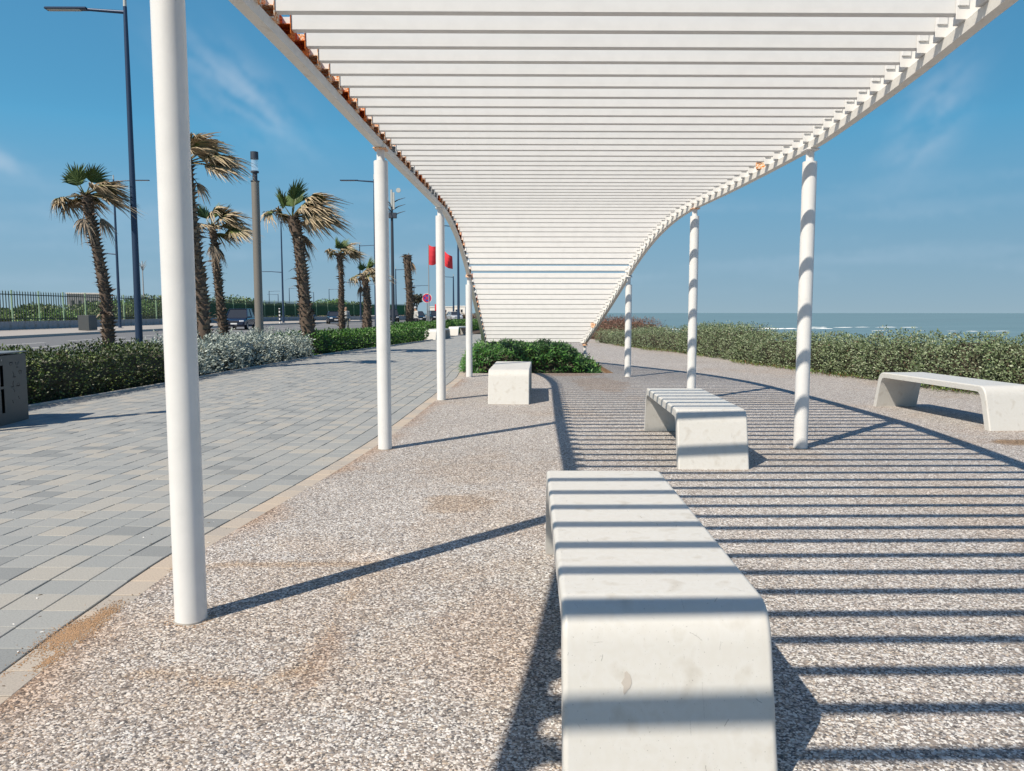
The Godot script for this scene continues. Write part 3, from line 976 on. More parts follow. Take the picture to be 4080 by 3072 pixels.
# ---------------------------------------------------------------- benches
func bench_mesh(length: float) -> ArrayMesh:
	# outline of the bent slab in (z, y), from the near foot over the top to the far foot
	var outer := []
	var inner := []
	var H := 0.52; var th := 0.075; var lean := 0.14; var r := 0.10
	var half := length * 0.5
	var top_half := half - lean
	for s in [1.0, -1.0]:
		var o := []; var q := []
		o.append(Vector2(s * half, 0.0))
		var lu := Vector2(-lean, H).normalized()
		o.append(Vector2(half, 0) + lu * (H - r * 1.05))
		o[0] = Vector2(half, 0)
		var p1: Vector2 = o[1]; var p3 := Vector2(top_half - r, H); var p2 := Vector2(top_half, H)
		for k in range(1, 8):
			var t := k / 7.0
			o.append(p1 * (1 - t) * (1 - t) + p2 * 2 * t * (1 - t) + p3 * t * t)
		q.append(Vector2(half - th * 1.25, 0))
		q.append(Vector2(half - th * 1.2, 0) + lu * (H - th - 0.10))
		var i1: Vector2 = q[1]; var i3 := Vector2(top_half - th - 0.06, H - th); var i2 := Vector2(top_half - th * 0.95, H - th)
		for k in range(1, 8):
			var t := k / 7.0
			q.append(i1 * (1 - t) * (1 - t) + i2 * 2 * t * (1 - t) + i3 * t * t)
		if s < 0.0:
			o.reverse(); q.reverse()
		for e in o:
			outer.append(Vector2(e.x * s, e.y))
		for e in q:
			inner.append(Vector2(e.x * s, e.y))
	var b := MB.new()
	var hw := 0.315
	var bev := 0.018
	var n := outer.size()
	var prof := []
	for k in n:
		var a: Vector2 = outer[maxi(k - 1, 0)]; var c: Vector2 = outer[mini(k + 1, n - 1)]
		var t := (c - a).normalized()
		var nn := Vector2(t.y, -t.x)
		if nn.y < -0.2 or (nn.x * outer[k].x < 0 and absf(nn.y) < 0.9):
			nn = -nn
		prof.append(nn)
	var steps := 5
	for k in n - 1:
		# top skin with rounded long edges
		var o0: Vector2 = outer[k]; var o1: Vector2 = outer[k + 1]
		var i0: Vector2 = inner[k]; var i1b: Vector2 = inner[k + 1]
		var n0: Vector2 = prof[k]; var n1: Vector2 = prof[k + 1]
		var strip0 := []; var strip1 := []; var nr0 := []; var nr1 := []
		for side in [-1.0, 1.0]:
			var sq := range(steps + 1)
			if side > 0.0:
				sq = range(steps, -1, -1)
			for g in sq:
				var an := PI * 0.5 * (1.0 - float(g) / steps)
				# an = 90 deg on the side face, 0 on the top
				var dx = side * (hw - bev + bev * sin(an))
				var dn := -bev + bev * cos(an)
				strip0.append(Vector3(dx, o0.y + n0.y * dn, o0.x + n0.x * dn)); nr0.append(Vector3(side * sin(an), n0.y * cos(an), n0.x * cos(an)))
				strip1.append(Vector3(dx, o1.y + n1.y * dn, o1.x + n1.x * dn)); nr1.append(Vector3(side * sin(an), n1.y * cos(an), n1.x * cos(an)))
		for g in strip0.size() - 1:
			var a := b.vert(strip0[g], nr0[g]); var c := b.vert(strip0[g + 1], nr0[g + 1])
			var d := b.vert(strip1[g + 1], nr1[g + 1]); var e := b.vert(strip1[g], nr1[g])
			b.i.append_array(PackedInt32Array([a, d, c, a, e, d]))
		# sides below the rounding, underside
		for side in [-1.0, 1.0]:
			b.quad(Vector3(side * hw, o0.y - n0.y * bev, o0.x - n0.x * bev), Vector3(side * hw, i0.y, i0.x), Vector3(side * hw, i1b.y, i1b.x), Vector3(side * hw, o1.y - n1.y * bev, o1.x - n1.x * bev), Vector3(side, 0, 0))
		var un := -(Vector3(0, n0.y, n0.x) + Vector3(0, n1.y, n1.x)).normalized()
		b.quad(Vector3(-hw, i0.y, i0.x), Vector3(hw, i0.y, i0.x), Vector3(hw, i1b.y, i1b.x), Vector3(-hw, i1b.y, i1b.x), un)
	return b.mesh()

func benches() -> void:
	var bm := bench_mesh(2.40)
	var rows := [
		[Vector3(0.523, 0, -3.40), -0.030, "long white concrete bench striped by slat shadows, brown smear on its end", 2.40],
		[Vector3(1.925, 0, -8.20), -0.045, "white concrete bench under the slats beside the second seaward post", 2.40],
		[Vector3(0.13, 0, -13.25), -0.050, "white concrete bench in full sun in front of the planter bush", 2.40],
		[Vector3(5.93, 0, -10.56), 0.085, "white concrete bench in full sun beside the grey-green sea scrub", 2.55],
		[Vector3(-3.42, 0, -41.4), -0.25, "small far white bench against the clipped hedge near the road sign", 2.40],
		[Vector3(-2.67, 0, -48.4), -0.28, "small far white bench with a dark shaded side, last along the hedge", 2.40],
	]
	for r in rows:
		var t := thing("bench", r[2], "bench", r[0], r[1], "bent slab benches")
		part("slab", bm if r[3] < 2.5 else bench_mesh(r[3]), M.bench, t)
	# smear and small chips on the nearest one
	var first := get_node("bench")
	var sm := MB.new()
	var pr := RandomNumberGenerator.new(); pr.seed = 4
	var c := Vector3(-0.125, 0.30, 0)
	var pts := []
	for k in 14:
		var a := TAU * k / 14
		pts.append(Vector3(cos(a) * 0.012 * pr.randf_range(0.6, 1.4) + sin(a) * 0.004, sin(a) * 0.030 * pr.randf_range(0.7, 1.25), 0))
	for k in 14:
		sm.tri(Vector3.ZERO, pts[k], pts[(k + 1) % 14], Vector3(0, 0, 1))
	var lean := atan(0.14 / 0.52)
	part("smear", sm.mesh(), mat(lin(0.44, 0.405, 0.365), 0.7), first, Transform3D(Basis(Vector3.RIGHT, -lean), Vector3(-0.125, 0.30, 1.20 - 0.30 * 0.14 / 0.52 + 0.0015)))

# ---------------------------------------------------------------- foliage
# leaves over and inside a clipped body that follows a front line; cols = [[colour, weight], ...]
func leaf_at(b: MB, p: Vector3, dir: Vector3, out: Vector3, ln: float, wd: float, c: Color) -> void:
	var side := dir.cross(out)
	if side.length() < 0.05:
		side = dir.cross(Vector3(0.3, 0.8, 0.5))
	side = side.normalized()
	var nn := side.cross(dir).normalized()
	var mid := p + dir * ln * 0.45 - nn * ln * 0.06
	var tip := p + dir * ln - nn * ln * 0.16
	var k := b.v.size()
	b.v.append(p); b.v.append(mid + side * wd); b.v.append(tip); b.v.append(mid - side * wd)
	b.n.append(nn); b.n.append((nn + side * 0.35).normalized()); b.n.append(nn); b.n.append((nn - side * 0.35).normalized())
	for q in 4:
		b.c.append(c)
	b.i.append_array(PackedInt32Array([k, k + 2, k + 1, k, k + 3, k + 2]))

func pick(r: RandomNumberGenerator, cols: Array) -> Color:
	var t := r.randf()
	for e in cols:
		if t < e[3]:
			return Color(e[0], e[1], e[2]) * r.randf_range(0.75, 1.25)
		t -= e[3]
	var l: Array = cols[0]
	return Color(l[0], l[1], l[2])

# a clipped or loose hedge between z0 and z1 behind the line given by line(z); it lies towards side (-1: -x, 1: +x)
func hedge(t: Node3D, line: Array, z0: float, z1: float, depth: float, h: float, side: float, seed_: int, density: float, ln: float, wd: float, cols: Array, rough: float, bump: float, front_off := 0.1) -> void:
	var r := RandomNumberGenerator.new(); r.seed = seed_
	var nz := noise(seed_ + 100, 0.9, 3)
	var n2 := noise(seed_ + 200, 3.2, 2)
	var L := absf(z1 - z0)
	var b := MB.new()
	var org := t.position
	var count := int(L * (depth + h * 1.3) * density)
	for k in count:
		var z := lerpf(z0, z1, r.randf())
		var u := r.randf() * (h * 1.15 + depth)
		var p: Vector3
		var out: Vector3
		var hh := h * (1.0 + bump * nz.get_noise_2d(z * 1.3, 3.0))
		var xf: float = curve(line, z) + side * (front_off + bump * 0.35 * nz.get_noise_2d(z * 1.6, 40.0))
		var endf := clampf(minf(absf(z - z0), absf(z - z1)) / 0.35, 0.0, 1.0)
		var inn := pow(r.randf(), 1.6) * 0.22
		if u < h * 1.15:
			var yy := u / 1.15
			var bulge := 0.10 * sin(PI * clampf(yy / h, 0, 1)) + n2.get_noise_2d(z, yy) * bump * 0.28
			p = Vector3(xf - side * (bulge - inn) + side * 0.3 * (1.0 - sqrt(endf)), yy * hh / h, z)
			out = Vector3(-side, 0.35, 0)
		else:
			var dx := (u - h * 1.15)
			p = Vector3(xf + side * dx, hh - inn * 0.8 + n2.get_noise_2d(z, dx + 9.0) * bump * 0.3 - 0.12 * pow(1.0 - clampf(dx / 0.2, 0, 1), 2.0) - 0.2 * (1.0 - sqrt(endf)), z)
			out = Vector3(-side * 0.2, 1, 0)
		var dir := (out + Vector3(r.randf_range(-1, 1), r.randf_range(-0.6, 1), r.randf_range(-1, 1)) * rough).normalized()
		var o2 := (out + Vector3(r.randf_range(-1, 1), r.randf_range(-1, 1), r.randf_range(-1, 1)) * 0.8 + Vector3.UP * 0.4).normalized()
		leaf_at(b, p - org, dir, o2, ln * r.randf_range(0.6, 1.25), wd * r.randf_range(0.7, 1.2), pick(r, cols))
	var f := part("foliage", b.mesh(), M.leaf, t)
	f.set_meta("kind", "stuff")
	# closed core for the twigs, its dark colour standing in for shade between leaves
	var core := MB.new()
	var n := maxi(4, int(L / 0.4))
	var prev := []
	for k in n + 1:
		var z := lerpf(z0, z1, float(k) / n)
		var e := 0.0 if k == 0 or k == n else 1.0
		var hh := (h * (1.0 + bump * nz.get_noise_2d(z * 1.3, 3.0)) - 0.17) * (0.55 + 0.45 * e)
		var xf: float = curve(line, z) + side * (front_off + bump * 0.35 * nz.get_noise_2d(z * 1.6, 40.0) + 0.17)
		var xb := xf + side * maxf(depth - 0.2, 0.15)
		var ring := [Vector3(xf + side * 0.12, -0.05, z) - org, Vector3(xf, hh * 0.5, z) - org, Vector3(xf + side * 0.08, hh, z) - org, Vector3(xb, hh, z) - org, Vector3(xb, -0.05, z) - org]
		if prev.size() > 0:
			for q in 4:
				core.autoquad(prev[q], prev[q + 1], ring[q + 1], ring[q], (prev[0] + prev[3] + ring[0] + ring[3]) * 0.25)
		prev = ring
	part("shaded_core", core.mesh(), M.core_shade, t)

func blob_tree(label: String, category: String, called: String, at: Vector3, rad: Vector3, trunk_h: float, seed_: int, count: int, ln: float, cols: Array, group := "") -> void:
	var t := thing(called, label, category, at, 0.0, group)
	var r := RandomNumberGenerator.new(); r.seed = seed_
	var b := MB.new()
	var lobes := []
	for k in 9:
		lobes.append([Vector3(r.randf_range(-0.6, 0.6) * rad.x, trunk_h + rad.y * r.randf_range(0.35, 1.5), r.randf_range(-0.6, 0.6) * rad.z), r.randf_range(0.35, 0.6)])
	for k in count:
		var l: Array = lobes[r.randi() % lobes.size()]
		var d := Vector3(r.randfn(), r.randfn(), r.randfn()).normalized()
		var q: Vector3 = l[0] + Vector3(d.x * rad.x, d.y * rad.y, d.z * rad.z) * float(l[1]) * pow(r.randf(), 0.35)
		if q.y < 0.05:
			q.y = 0.05
		var dir := (d + Vector3(r.randf_range(-1, 1), r.randf_range(-0.5, 1), r.randf_range(-1, 1))).normalized()
		leaf_at(b, q, dir, (d + Vector3.UP * 0.5).normalized(), ln * r.randf_range(0.6, 1.3), ln * 0.3, pick(r, cols))
	var cr := part("crown", b.mesh(), M.leaf, t)
	cr.set_meta("kind", "stuff")
	var tr := MB.new()
	tr.col = Color(0.10, 0.08, 0.06)
	tr.tube([Vector3(0, -0.1, 0), Vector3(0.05, trunk_h * 0.6 + 0.1, 0), Vector3(0.1, trunk_h + rad.y * 0.8, 0.05)], [0.12, 0.09, 0.04], 8)
	for k in 4:
		var l: Array = lobes[k]
		tr.tube([Vector3(0.05, trunk_h * 0.6 + 0.1, 0), l[0]], [0.06, 0.02], 6)
	part("trunk", tr.mesh(), M.bark, t)

func planting() -> void:
	# clipped hedges and shrubs between the path and the road
	var darkc := [[0.030, 0.052, 0.014, 0.62], [0.065, 0.105, 0.022, 0.22], [0.055, 0.05, 0.02, 0.10], [0.14, 0.19, 0.045, 0.06]]
	var t := thing("hedge", "dark green hedge with brown twiggy base beside the litter bin", "hedge", Vector3(-7.0, 0, -11))
	hedge(t, HEDGE, -6.5, -17.0, 1.25, 0.74, -1.0, 61, 760, 0.055, 0.016, darkc, 1.0, 0.24)
	# pale new growth at its near end
	t = thing("shrub", "pale green young shrub growing through the dark hedge by the litter bin", "shrub", Vector3(-7.0, 0, -11))
	hedge(t, [[0.0, -7.35], [-20.0, -6.75]], -8.5, -12.6, 0.5, 0.80, -1.0, 62, 420, 0.060, 0.015, [[0.17, 0.23, 0.08, 0.6], [0.09, 0.14, 0.03, 0.4]], 0.9, 0.30, 0.22)
	t = thing("shrub", "silver-leaved shrub with woolly grey foliage below the lamp column", "shrub", Vector3(-6.5, 0, -20))
	hedge(t, HEDGE, -17.0, -25.2, 1.6, 0.66, -1.0, 63, 700, 0.085, 0.017, [[0.33, 0.38, 0.345, 0.5], [0.24, 0.29, 0.25, 0.28], [0.43, 0.48, 0.44, 0.22]], 1.1, 0.55)
	var green := [[0.045, 0.125, 0.018, 0.55], [0.09, 0.21, 0.032, 0.30], [0.03, 0.07, 0.014, 0.15]]
	t = thing("hedge", "bright green clipped hedge between the silver shrub and the bare palm trunk", "hedge", Vector3(-5.5, 0, -30))
	hedge(t, HEDGE, -25.5, -39.8, 1.7, 0.64, -1.0, 64, 360, 0.085, 0.026, green, 1.0, 0.20)
	t = thing("hedge", "bright green clipped hedge behind the two small far benches", "hedge", Vector3(-4, 0, -45))
	hedge(t, [[-38.0, -4.75], [-52.0, -3.35], [-66.0, -1.6]], -41.2, -66.0, 1.5, 0.74, -1.0, 65, 160, 0.11, 0.035, green, 0.9, 0.15)
	# the bush in the sunken pit
	t = thing("planter_shrub", "dense dark green leafy shrub filling the sunken planter under the roof end", "shrub", Vector3(0.8, 0, -19.5))
	var lance := [[0.030, 0.095, 0.014, 0.5], [0.055, 0.155, 0.022, 0.32], [0.11, 0.22, 0.04, 0.10], [0.018, 0.045, 0.010, 0.08]]
	pit_shrub(t, lance)
	# salt scrub along the edge of the terrace
	var sc := [[0.175, 0.225, 0.12, 0.48], [0.115, 0.165, 0.07, 0.30], [0.26, 0.30, 0.19, 0.19], [0.15, 0.10, 0.06, 0.03]]
	var cuts := [2.0, -9.0, -13.2, -17.8, -22.4, -27.0, -31.6, -36.2]
	for k in cuts.size() - 1:
		t = thing("scrub", "grey-green salt scrub growing along the sea edge of the terrace", "scrub", Vector3(6.5, 0, cuts[k + 1]), 0.0, "salt scrub along the terrace edge")
		var hgt: float = [0.92, 0.88, 0.88, 0.74, 0.93, 0.68, 0.54][k]
		hedge(t, SCRUB, cuts[k] + 0.35, cuts[k + 1] - 0.35, 1.0 if k < 5 else 1.2, hgt, 1.0, 70 + k, [300, 1250, 1250, 1100, 900, 700, 560][k], 0.055, 0.0135, sc, 1.35, 0.42)
	t = thing("dry_shrub", "dry red-brown shrub rising above the green scrub", "shrub", Vector3(5, 0, -38))
	hedge(t, [[-30.0, 5.75], [-38.0, 4.7], [-52.0, 3.6]], -34.5, -44.0, 2.0, 0.92, 1.0, 81, 230, 0.17, 0.010, [[0.16, 0.075, 0.05, 0.6], [0.22, 0.12, 0.085, 0.3], [0.09, 0.05, 0.03, 0.1]], 1.4, 0.5)
	# fleshy ground cover spilling over the edge
	var gc := MB.new()
	var r := RandomNumberGenerator.new(); r.seed = 91
	for k in 5200:
		var z := lerpf(-8.0, -34.0, pow(r.randf(), 1.3))
		var cl := sin(z * 1.7) * 0.5 + sin(z * 0.63 + 1.0) * 0.5
		if cl < r.randf_range(-0.6, 0.5):
			continue
		var x := curve(SCRUB, z) + r.randf_range(-0.28, 0.25) * (0.6 + cl)
		var d := Vector3(r.randf_range(-1, 0.6), r.randf_range(0.3, 1.2), r.randf_range(-1, 1)).normalized()
		leaf_at(gc, Vector3(x, r.randf_range(0.0, 0.05), z), d, Vector3.UP, r.randf_range(0.05, 0.10), 0.010, pick(r, [[0.10, 0.17, 0.03, 0.6], [0.17, 0.19, 0.06, 0.2], [0.16, 0.07, 0.03, 0.2]]))
	var o := part(numbered("ground_cover"), gc.mesh(), M.leaf, self)
	o.set_meta("kind", "stuff")
	o.set_meta("label", "fleshy green ground cover along the scrub edge")
	# fallen twigs and soil crumbs are left to the soil's own grain

func pit_shrub(t: Node3D, cols: Array) -> void:
	var r := RandomNumberGenerator.new(); r.seed = 66
	var nz := noise(67, 0.9, 3)
	var b := MB.new()
	var org := t.position
	var shoots := MB.new()
	shoots.col = Color(0.05, 0.06, 0.02)
	var n := 0
	while n < 3600:
		var x := r.randf_range(-1.0, 2.28)
		var z := r.randf_range(-18.25, -22.2)
		# height of the crown over this spot
		var h := 0.58 + 0.16 * nz.get_noise_2d(x, z)
		h -= 0.40 * smoothstep(1.35, 2.2, x)
		h -= 0.25 * pow(clampf((-0.55 - x) / 0.45, 0, 1), 2.0)
		var edge := minf(minf(x + 1.05, 2.32 - x), -18.18 - z)
		var y := h
		if edge < 0.35:
			y = lerpf(-0.12, h, r.randf())
		else:
			y = h - pow(r.randf(), 2.0) * 0.3
		n += 1
		# a whorl of lance leaves at the end of each shoot
		var p := Vector3(x, y, z) - org
		var ax := Vector3(r.randf_range(-0.5, 0.5), 1.0, r.randf_range(-0.1, 0.7)).normalized()
		if edge < 0.35:
			ax = Vector3(-0.6 if x < -0.7 else r.randf_range(-0.5, 0.5), 0.7, 0.8).normalized()
		var c := pick(r, cols)
		shoots.tube([p - ax * 0.18, p], [0.004, 0.003], 4, false)
		var k0 := r.randf() * TAU
		var s1 := ax.cross(Vector3(0.3, 0.2, 0.9)).normalized()
		var s2 := ax.cross(s1)
		for q in 6:
			var an := k0 + q * 2.4
			var d := (ax * r.randf_range(0.15, 0.9) + s1 * cos(an) + s2 * sin(an)).normalized()
			leaf_at(b, p - ax * 0.02 * q, d, ax, r.randf_range(0.085, 0.135), r.randf_range(0.011, 0.017), c * r.randf_range(0.8, 1.25))
	var f := part("foliage", b.mesh(), M.leaf, t)
	f.set_meta("kind", "stuff")
	var s := part("shoots", shoots.mesh(), M.bark, t)
	s.set_meta("kind", "stuff")
	var core := MB.new()  # solid core under the leaves, with the shade of the gaps painted in
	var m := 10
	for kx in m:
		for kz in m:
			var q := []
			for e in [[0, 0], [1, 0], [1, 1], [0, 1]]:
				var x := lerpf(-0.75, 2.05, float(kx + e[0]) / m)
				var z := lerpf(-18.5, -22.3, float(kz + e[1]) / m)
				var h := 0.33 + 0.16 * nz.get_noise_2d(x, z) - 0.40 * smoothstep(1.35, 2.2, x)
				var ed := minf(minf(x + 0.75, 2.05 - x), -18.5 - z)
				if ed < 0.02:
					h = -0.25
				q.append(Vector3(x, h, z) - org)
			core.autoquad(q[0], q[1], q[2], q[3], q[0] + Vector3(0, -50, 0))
	part("shaded_core", core.mesh(), M.core_shade, t)

# ---------------------------------------------------------------- palms
# one fan leaf seen from the crown's top: az and elev give the stalk, the wind blows along +x
func frond_mesh(r: RandomNumberGenerator, az: float, elev: float, kind: int, sc: float) -> ArrayMesh:
	# kind 0 fresh green spear, 1 wind-burnt fan with tan tips, 2 dead fan hanging down
	var b := MB.new()
	var d0 := Vector3(cos(az) * cos(elev), sin(elev), sin(az) * cos(elev))
	var wind := Vector3(1.0, -0.12, 0.15)
	var stalk_c := [Color(0.11, 0.13, 0.04), Color(0.16, 0.13, 0.06), Color(0.17, 0.12, 0.08)]
	b.col = stalk_c[kind]
	var st := sc * r.randf_range(0.55, 0.85) * (0.7 if kind == 0 else 1.0)
	var stalk := []; var rad := []
	for k in 6:
		var t := k / 5.0
		var p := d0 * st * t + Vector3.DOWN * st * ([0.0, 0.22, 0.30][kind] as float) * t * t + wind * st * ([0.02, 0.12, 0.04][kind] as float) * t * t
		stalk.append(p); rad.append(lerpf(0.024, 0.010, t))
	b.tube(stalk, rad, 5, false)
	var hub: Vector3 = stalk[5]
	var fw: Vector3 = (stalk[5] - stalk[3]).normalized()
	var sd := fw.cross(Vector3.UP)
	if sd.length() < 0.2:
		sd = Vector3(0.4, 0, 1)
	sd = sd.normalized()
	var up := sd.cross(fw).normalized()
	var roll := r.randf_range(-0.7, 0.7)
	var sd2 := sd * cos(roll) + up * sin(roll)
	up = sd2.cross(fw).normalized()
	sd = sd2
	var n := 38
	var span := ([1.25, 1.75, 1.15][kind] as float) * r.randf_range(0.85, 1.1)
	var fresh := [Color(0.075, 0.125, 0.030), Color(0.115, 0.145, 0.038), Color(0.20, 0.15, 0.10)]
	var burnt := [Color(0.12, 0.15, 0.05), Color(0.40, 0.315, 0.20), Color(0.36, 0.28, 0.20)]
	var burn := r.randf_range(0.2, 0.78)
	if kind == 0:
		burn = r.randf_range(0.75, 1.0)
	elif kind == 2:
		burn = 0.0
	var cup := r.randf_range(0.1, 0.5)
	for k in n:
		var u := (k + 0.5) / n * 2.0 - 1.0
		var a := u * span + r.randf_range(-0.03, 0.03)
		var ln := sc * (0.52 + 0.22 * cos(a)) * r.randf_range(0.82, 1.12)
		var d := (fw * cos(a) + sd * sin(a) + up * cup * (0.4 - absf(u) * 0.3)).normalized()
		var dr := ([0.08, 0.36, 0.5][kind] as float) * r.randf_range(0.5, 1.5)
		var wn := ([0.2, 0.8, 0.2][kind] as float) * r.randf_range(0.6, 1.3)
		var prev := hub
		var pw := 0.006
		var s0 := (sd * cos(a) - fw * sin(a) + up * (0.5 if k % 2 == 0 else -0.5)).normalized()
		var shred := 4 if r.randf() < 0.85 or kind == 0 else 3
		for q in shred:
			var t := (q + 1) / 4.0
			var p := hub + d * ln * t + Vector3.DOWN * dr * ln * t * t * t * 1.2 + wind * wn * ln * t * t * 0.8 + Vector3(r.randf_range(-1, 1), r.randf_range(-1, 1), r.randf_range(-1, 1)) * 0.022 * t * sc
			var w: float = [0.030, 0.030, 0.017, 0.003][q] * sc
			var nn := (p - prev).cross(s0).normalized()
			if nn.dot(up) < 0.0:
				nn = -nn
			var f := clampf((t - burn) * 3.5 + r.randf_range(-0.15, 0.15) + 0.5, 0.0, 1.0)
			if kind == 0:
				f = clampf((t - burn) * 3.0, 0.0, 0.6)
			b.col = (fresh[kind] as Color).lerp(burnt[kind], f) * r.randf_range(0.72, 1.15)
			b.quad(prev - s0 * pw, prev + s0 * pw, p + s0 * w, p - s0 * w, nn)
			prev = p
			pw = w
	return b.mesh()

func palm(label: String, at: Vector3, h: float, r0: float, r1: float, seed_: int, crown: int, sc := 1.0, lean := Vector2.ZERO, back := 0.33) -> void:
	var t := thing("palm_tree", label, "palm", at, 0.0, "fan palms along the promenade")
	var r := RandomNumberGenerator.new(); r.seed = seed_
	var pts := []; var rad := []
	var n := 22
	for k in n + 1:
		var q := float(k) / n
		pts.append(Vector3(lean.x * q * q + 0.03 * sin(q * 7.0 + seed_), h * q - 0.1, lean.y * q * q))
		var rr := lerpf(r0, r1, pow(q, 0.7)) * (0.66 + 0.12 * r.randf())
		if q > 0.86:
			rr *= 1.0 + 0.25 * sin((q - 0.86) / 0.14 * PI)
		if k == n:
			rr *= 0.4
		rad.append(rr)
	var b := MB.new()
	b.col = Color(0.115, 0.085, 0.065)
	b.tube(pts, rad, 14)
	part("trunk", b.mesh(), M.bark, t)
	# old leaf bases all the way up, split and curling
	var s := MB.new()
	var y := 0.02
	var ring := 0
	while y < h - 0.1:
		var q := y / h
		var fi := q * n
		var k0 := clampi(int(fi), 0, n - 1)
		var c: Vector3 = (pts[k0] as Vector3).lerp(pts[k0 + 1], fi - k0)
		c.y = y
		var rr := lerpf(rad[k0], rad[k0 + 1], fi - k0)
		var m := 9
		for e in m:
			if r.randf() < 0.12:
				continue
			var an := TAU * (e + 0.5 * (ring % 2)) / m + r.randf_range(-0.18, 0.18)
			var o := Vector3(cos(an), 0, sin(an))
			var sd := Vector3(-o.z, 0, o.x)
			var L := r.randf_range(0.10, 0.22) * (1.0 + 0.3 * (r0 - 0.2) * 4.0)
			var wd := r.randf_range(0.035, 0.065)
			var up := r.randf_range(0.55, 1.15)
			if r.randf() < 0.06:
				L *= 2.0; up = r.randf_range(0.0, 0.5); wd *= 0.6
			var p0 := c + o * (rr - 0.02)
			var p1 := p0 + (o * 0.75 + Vector3.UP * up).normalized() * L * 0.6
			var p2 := p1 + (o * 1.1 + Vector3.UP * (up - 0.7)).normalized() * L * 0.4
			var tone := r.randf_range(0.6, 1.5)
			s.col = Color(0.20, 0.155, 0.115) * tone
			var nn := (o * up - Vector3.UP * 0.75).normalized() * -1.0
			nn = o
			s.quad(p0 - sd * wd, p0 + sd * wd, p1 + sd * wd * 0.85, p1 - sd * wd * 0.85, (o + Vector3.DOWN * 0.3).normalized())
			s.quad(p1 - sd * wd * 0.85, p1 + sd * wd * 0.85, p2 + sd * wd * 0.3, p2 - sd * wd * 0.3, (o + Vector3.UP * 0.5).normalized())
			s.col = Color(0.09, 0.065, 0.05) * tone
			s.tri(p0 - sd * wd, p1 - sd * wd * 0.85, c + Vector3.UP * L * 0.3, -sd)
			s.tri(p0 + sd * wd, p1 + sd * wd * 0.85, c + Vector3.UP * L * 0.3, sd)
		y += r.randf_range(0.085, 0.12)
		ring += 1
	var bk := part("bark", s.mesh(), M.bark, t)
	bk.set_meta("kind", "stuff")
	var top: Vector3 = pts[n]
	# crown: spear leaves up, the rest swept to the lee by the wind, dead ones hanging
	for k in crown:
		var kind := 1
		var az: float
		var elev: float
		if k < crown * 0.13:
			kind = 0
			az = r.randf_range(-PI, PI)
			elev = r.randf_range(0.75, 1.35)
		elif k < crown * 0.88:
			az = r.randfn(0.0, 0.95)
			if r.randf() < back:
				az = PI + r.randfn(0.0, 0.55)
			elev = r.randf_range(0.05, 1.05) if absf(az) < 1.6 else r.randf_range(-0.1, 0.55)
		else:
			kind = 2
			az = r.randf_range(-PI, PI) if back > 0.1 else r.randf_range(-1.2, 1.2)
			elev = r.randf_range(-1.35, -0.5)
		part("frond", frond_mesh(r, az, elev, kind, sc * r.randf_range(0.78, 1.0) * (0.72 if kind == 2 else 1.0)), M.frond, t, T(top + Vector3(0, -0.05 - (0.30 * r.randf() if kind == 2 else 0.0), 0)))

func palms() -> void:
	palm("fan palm with a scarred dark trunk standing beside the tall blue lamp post", Vector3(-11.15, 0, -22.7), 4.75, 0.25, 0.15, 401, 19, 0.95, Vector2(-0.45, 0))
	palm("tall fan palm half hidden by the first white post", Vector3(-7.22, 0, -19.3), 5.0, 0.25, 0.15, 402, 13, 0.9, Vector2(-0.28, 0), 0.0)
	palm("slim fan palm with a hanging dead frond by the silver shrub", Vector3(-10.1, 0, -28.9), 4.55, 0.26, 0.14, 403, 18, 1.0, Vector2(-0.3, 0))
	palm("thick shaggy fan palm at the end of the silver shrub", Vector3(-6.35, 0, -26.1), 4.55, 0.34, 0.20, 404, 24, 1.1, Vector2(-0.45, 0))
	palm("small far fan palm with a thin pale trunk behind the clipped hedge", Vector3(-9.45, 0, -47.0), 4.9, 0.26, 0.18, 405, 18, 0.95, Vector2(-0.1, 0))
	palm("short far fan palm with a wide shaggy trunk behind the clipped hedge", Vector3(-7.8, 0, -46.0), 3.55, 0.40, 0.20, 406, 16, 1.0, Vector2(-0.1, 0))
	palm("bare dying palm trunk with one collapsed brown frond bundle", Vector3(-5.85, 0, -50.0), 5.0, 0.36, 0.26, 407, 0, 1.0, Vector2(-0.1, 0))
	var bare := get_child(get_child_count() - 1)
	var rb := RandomNumberGenerator.new(); rb.seed = 12
	for k in 3:
		part("frond", frond_mesh(rb, rb.randf_range(-0.5, 0.6), rb.randf_range(-1.45, -1.2), 2, 0.62), M.frond, bare, T(Vector3(-0.02, 5.0, 0.1)))

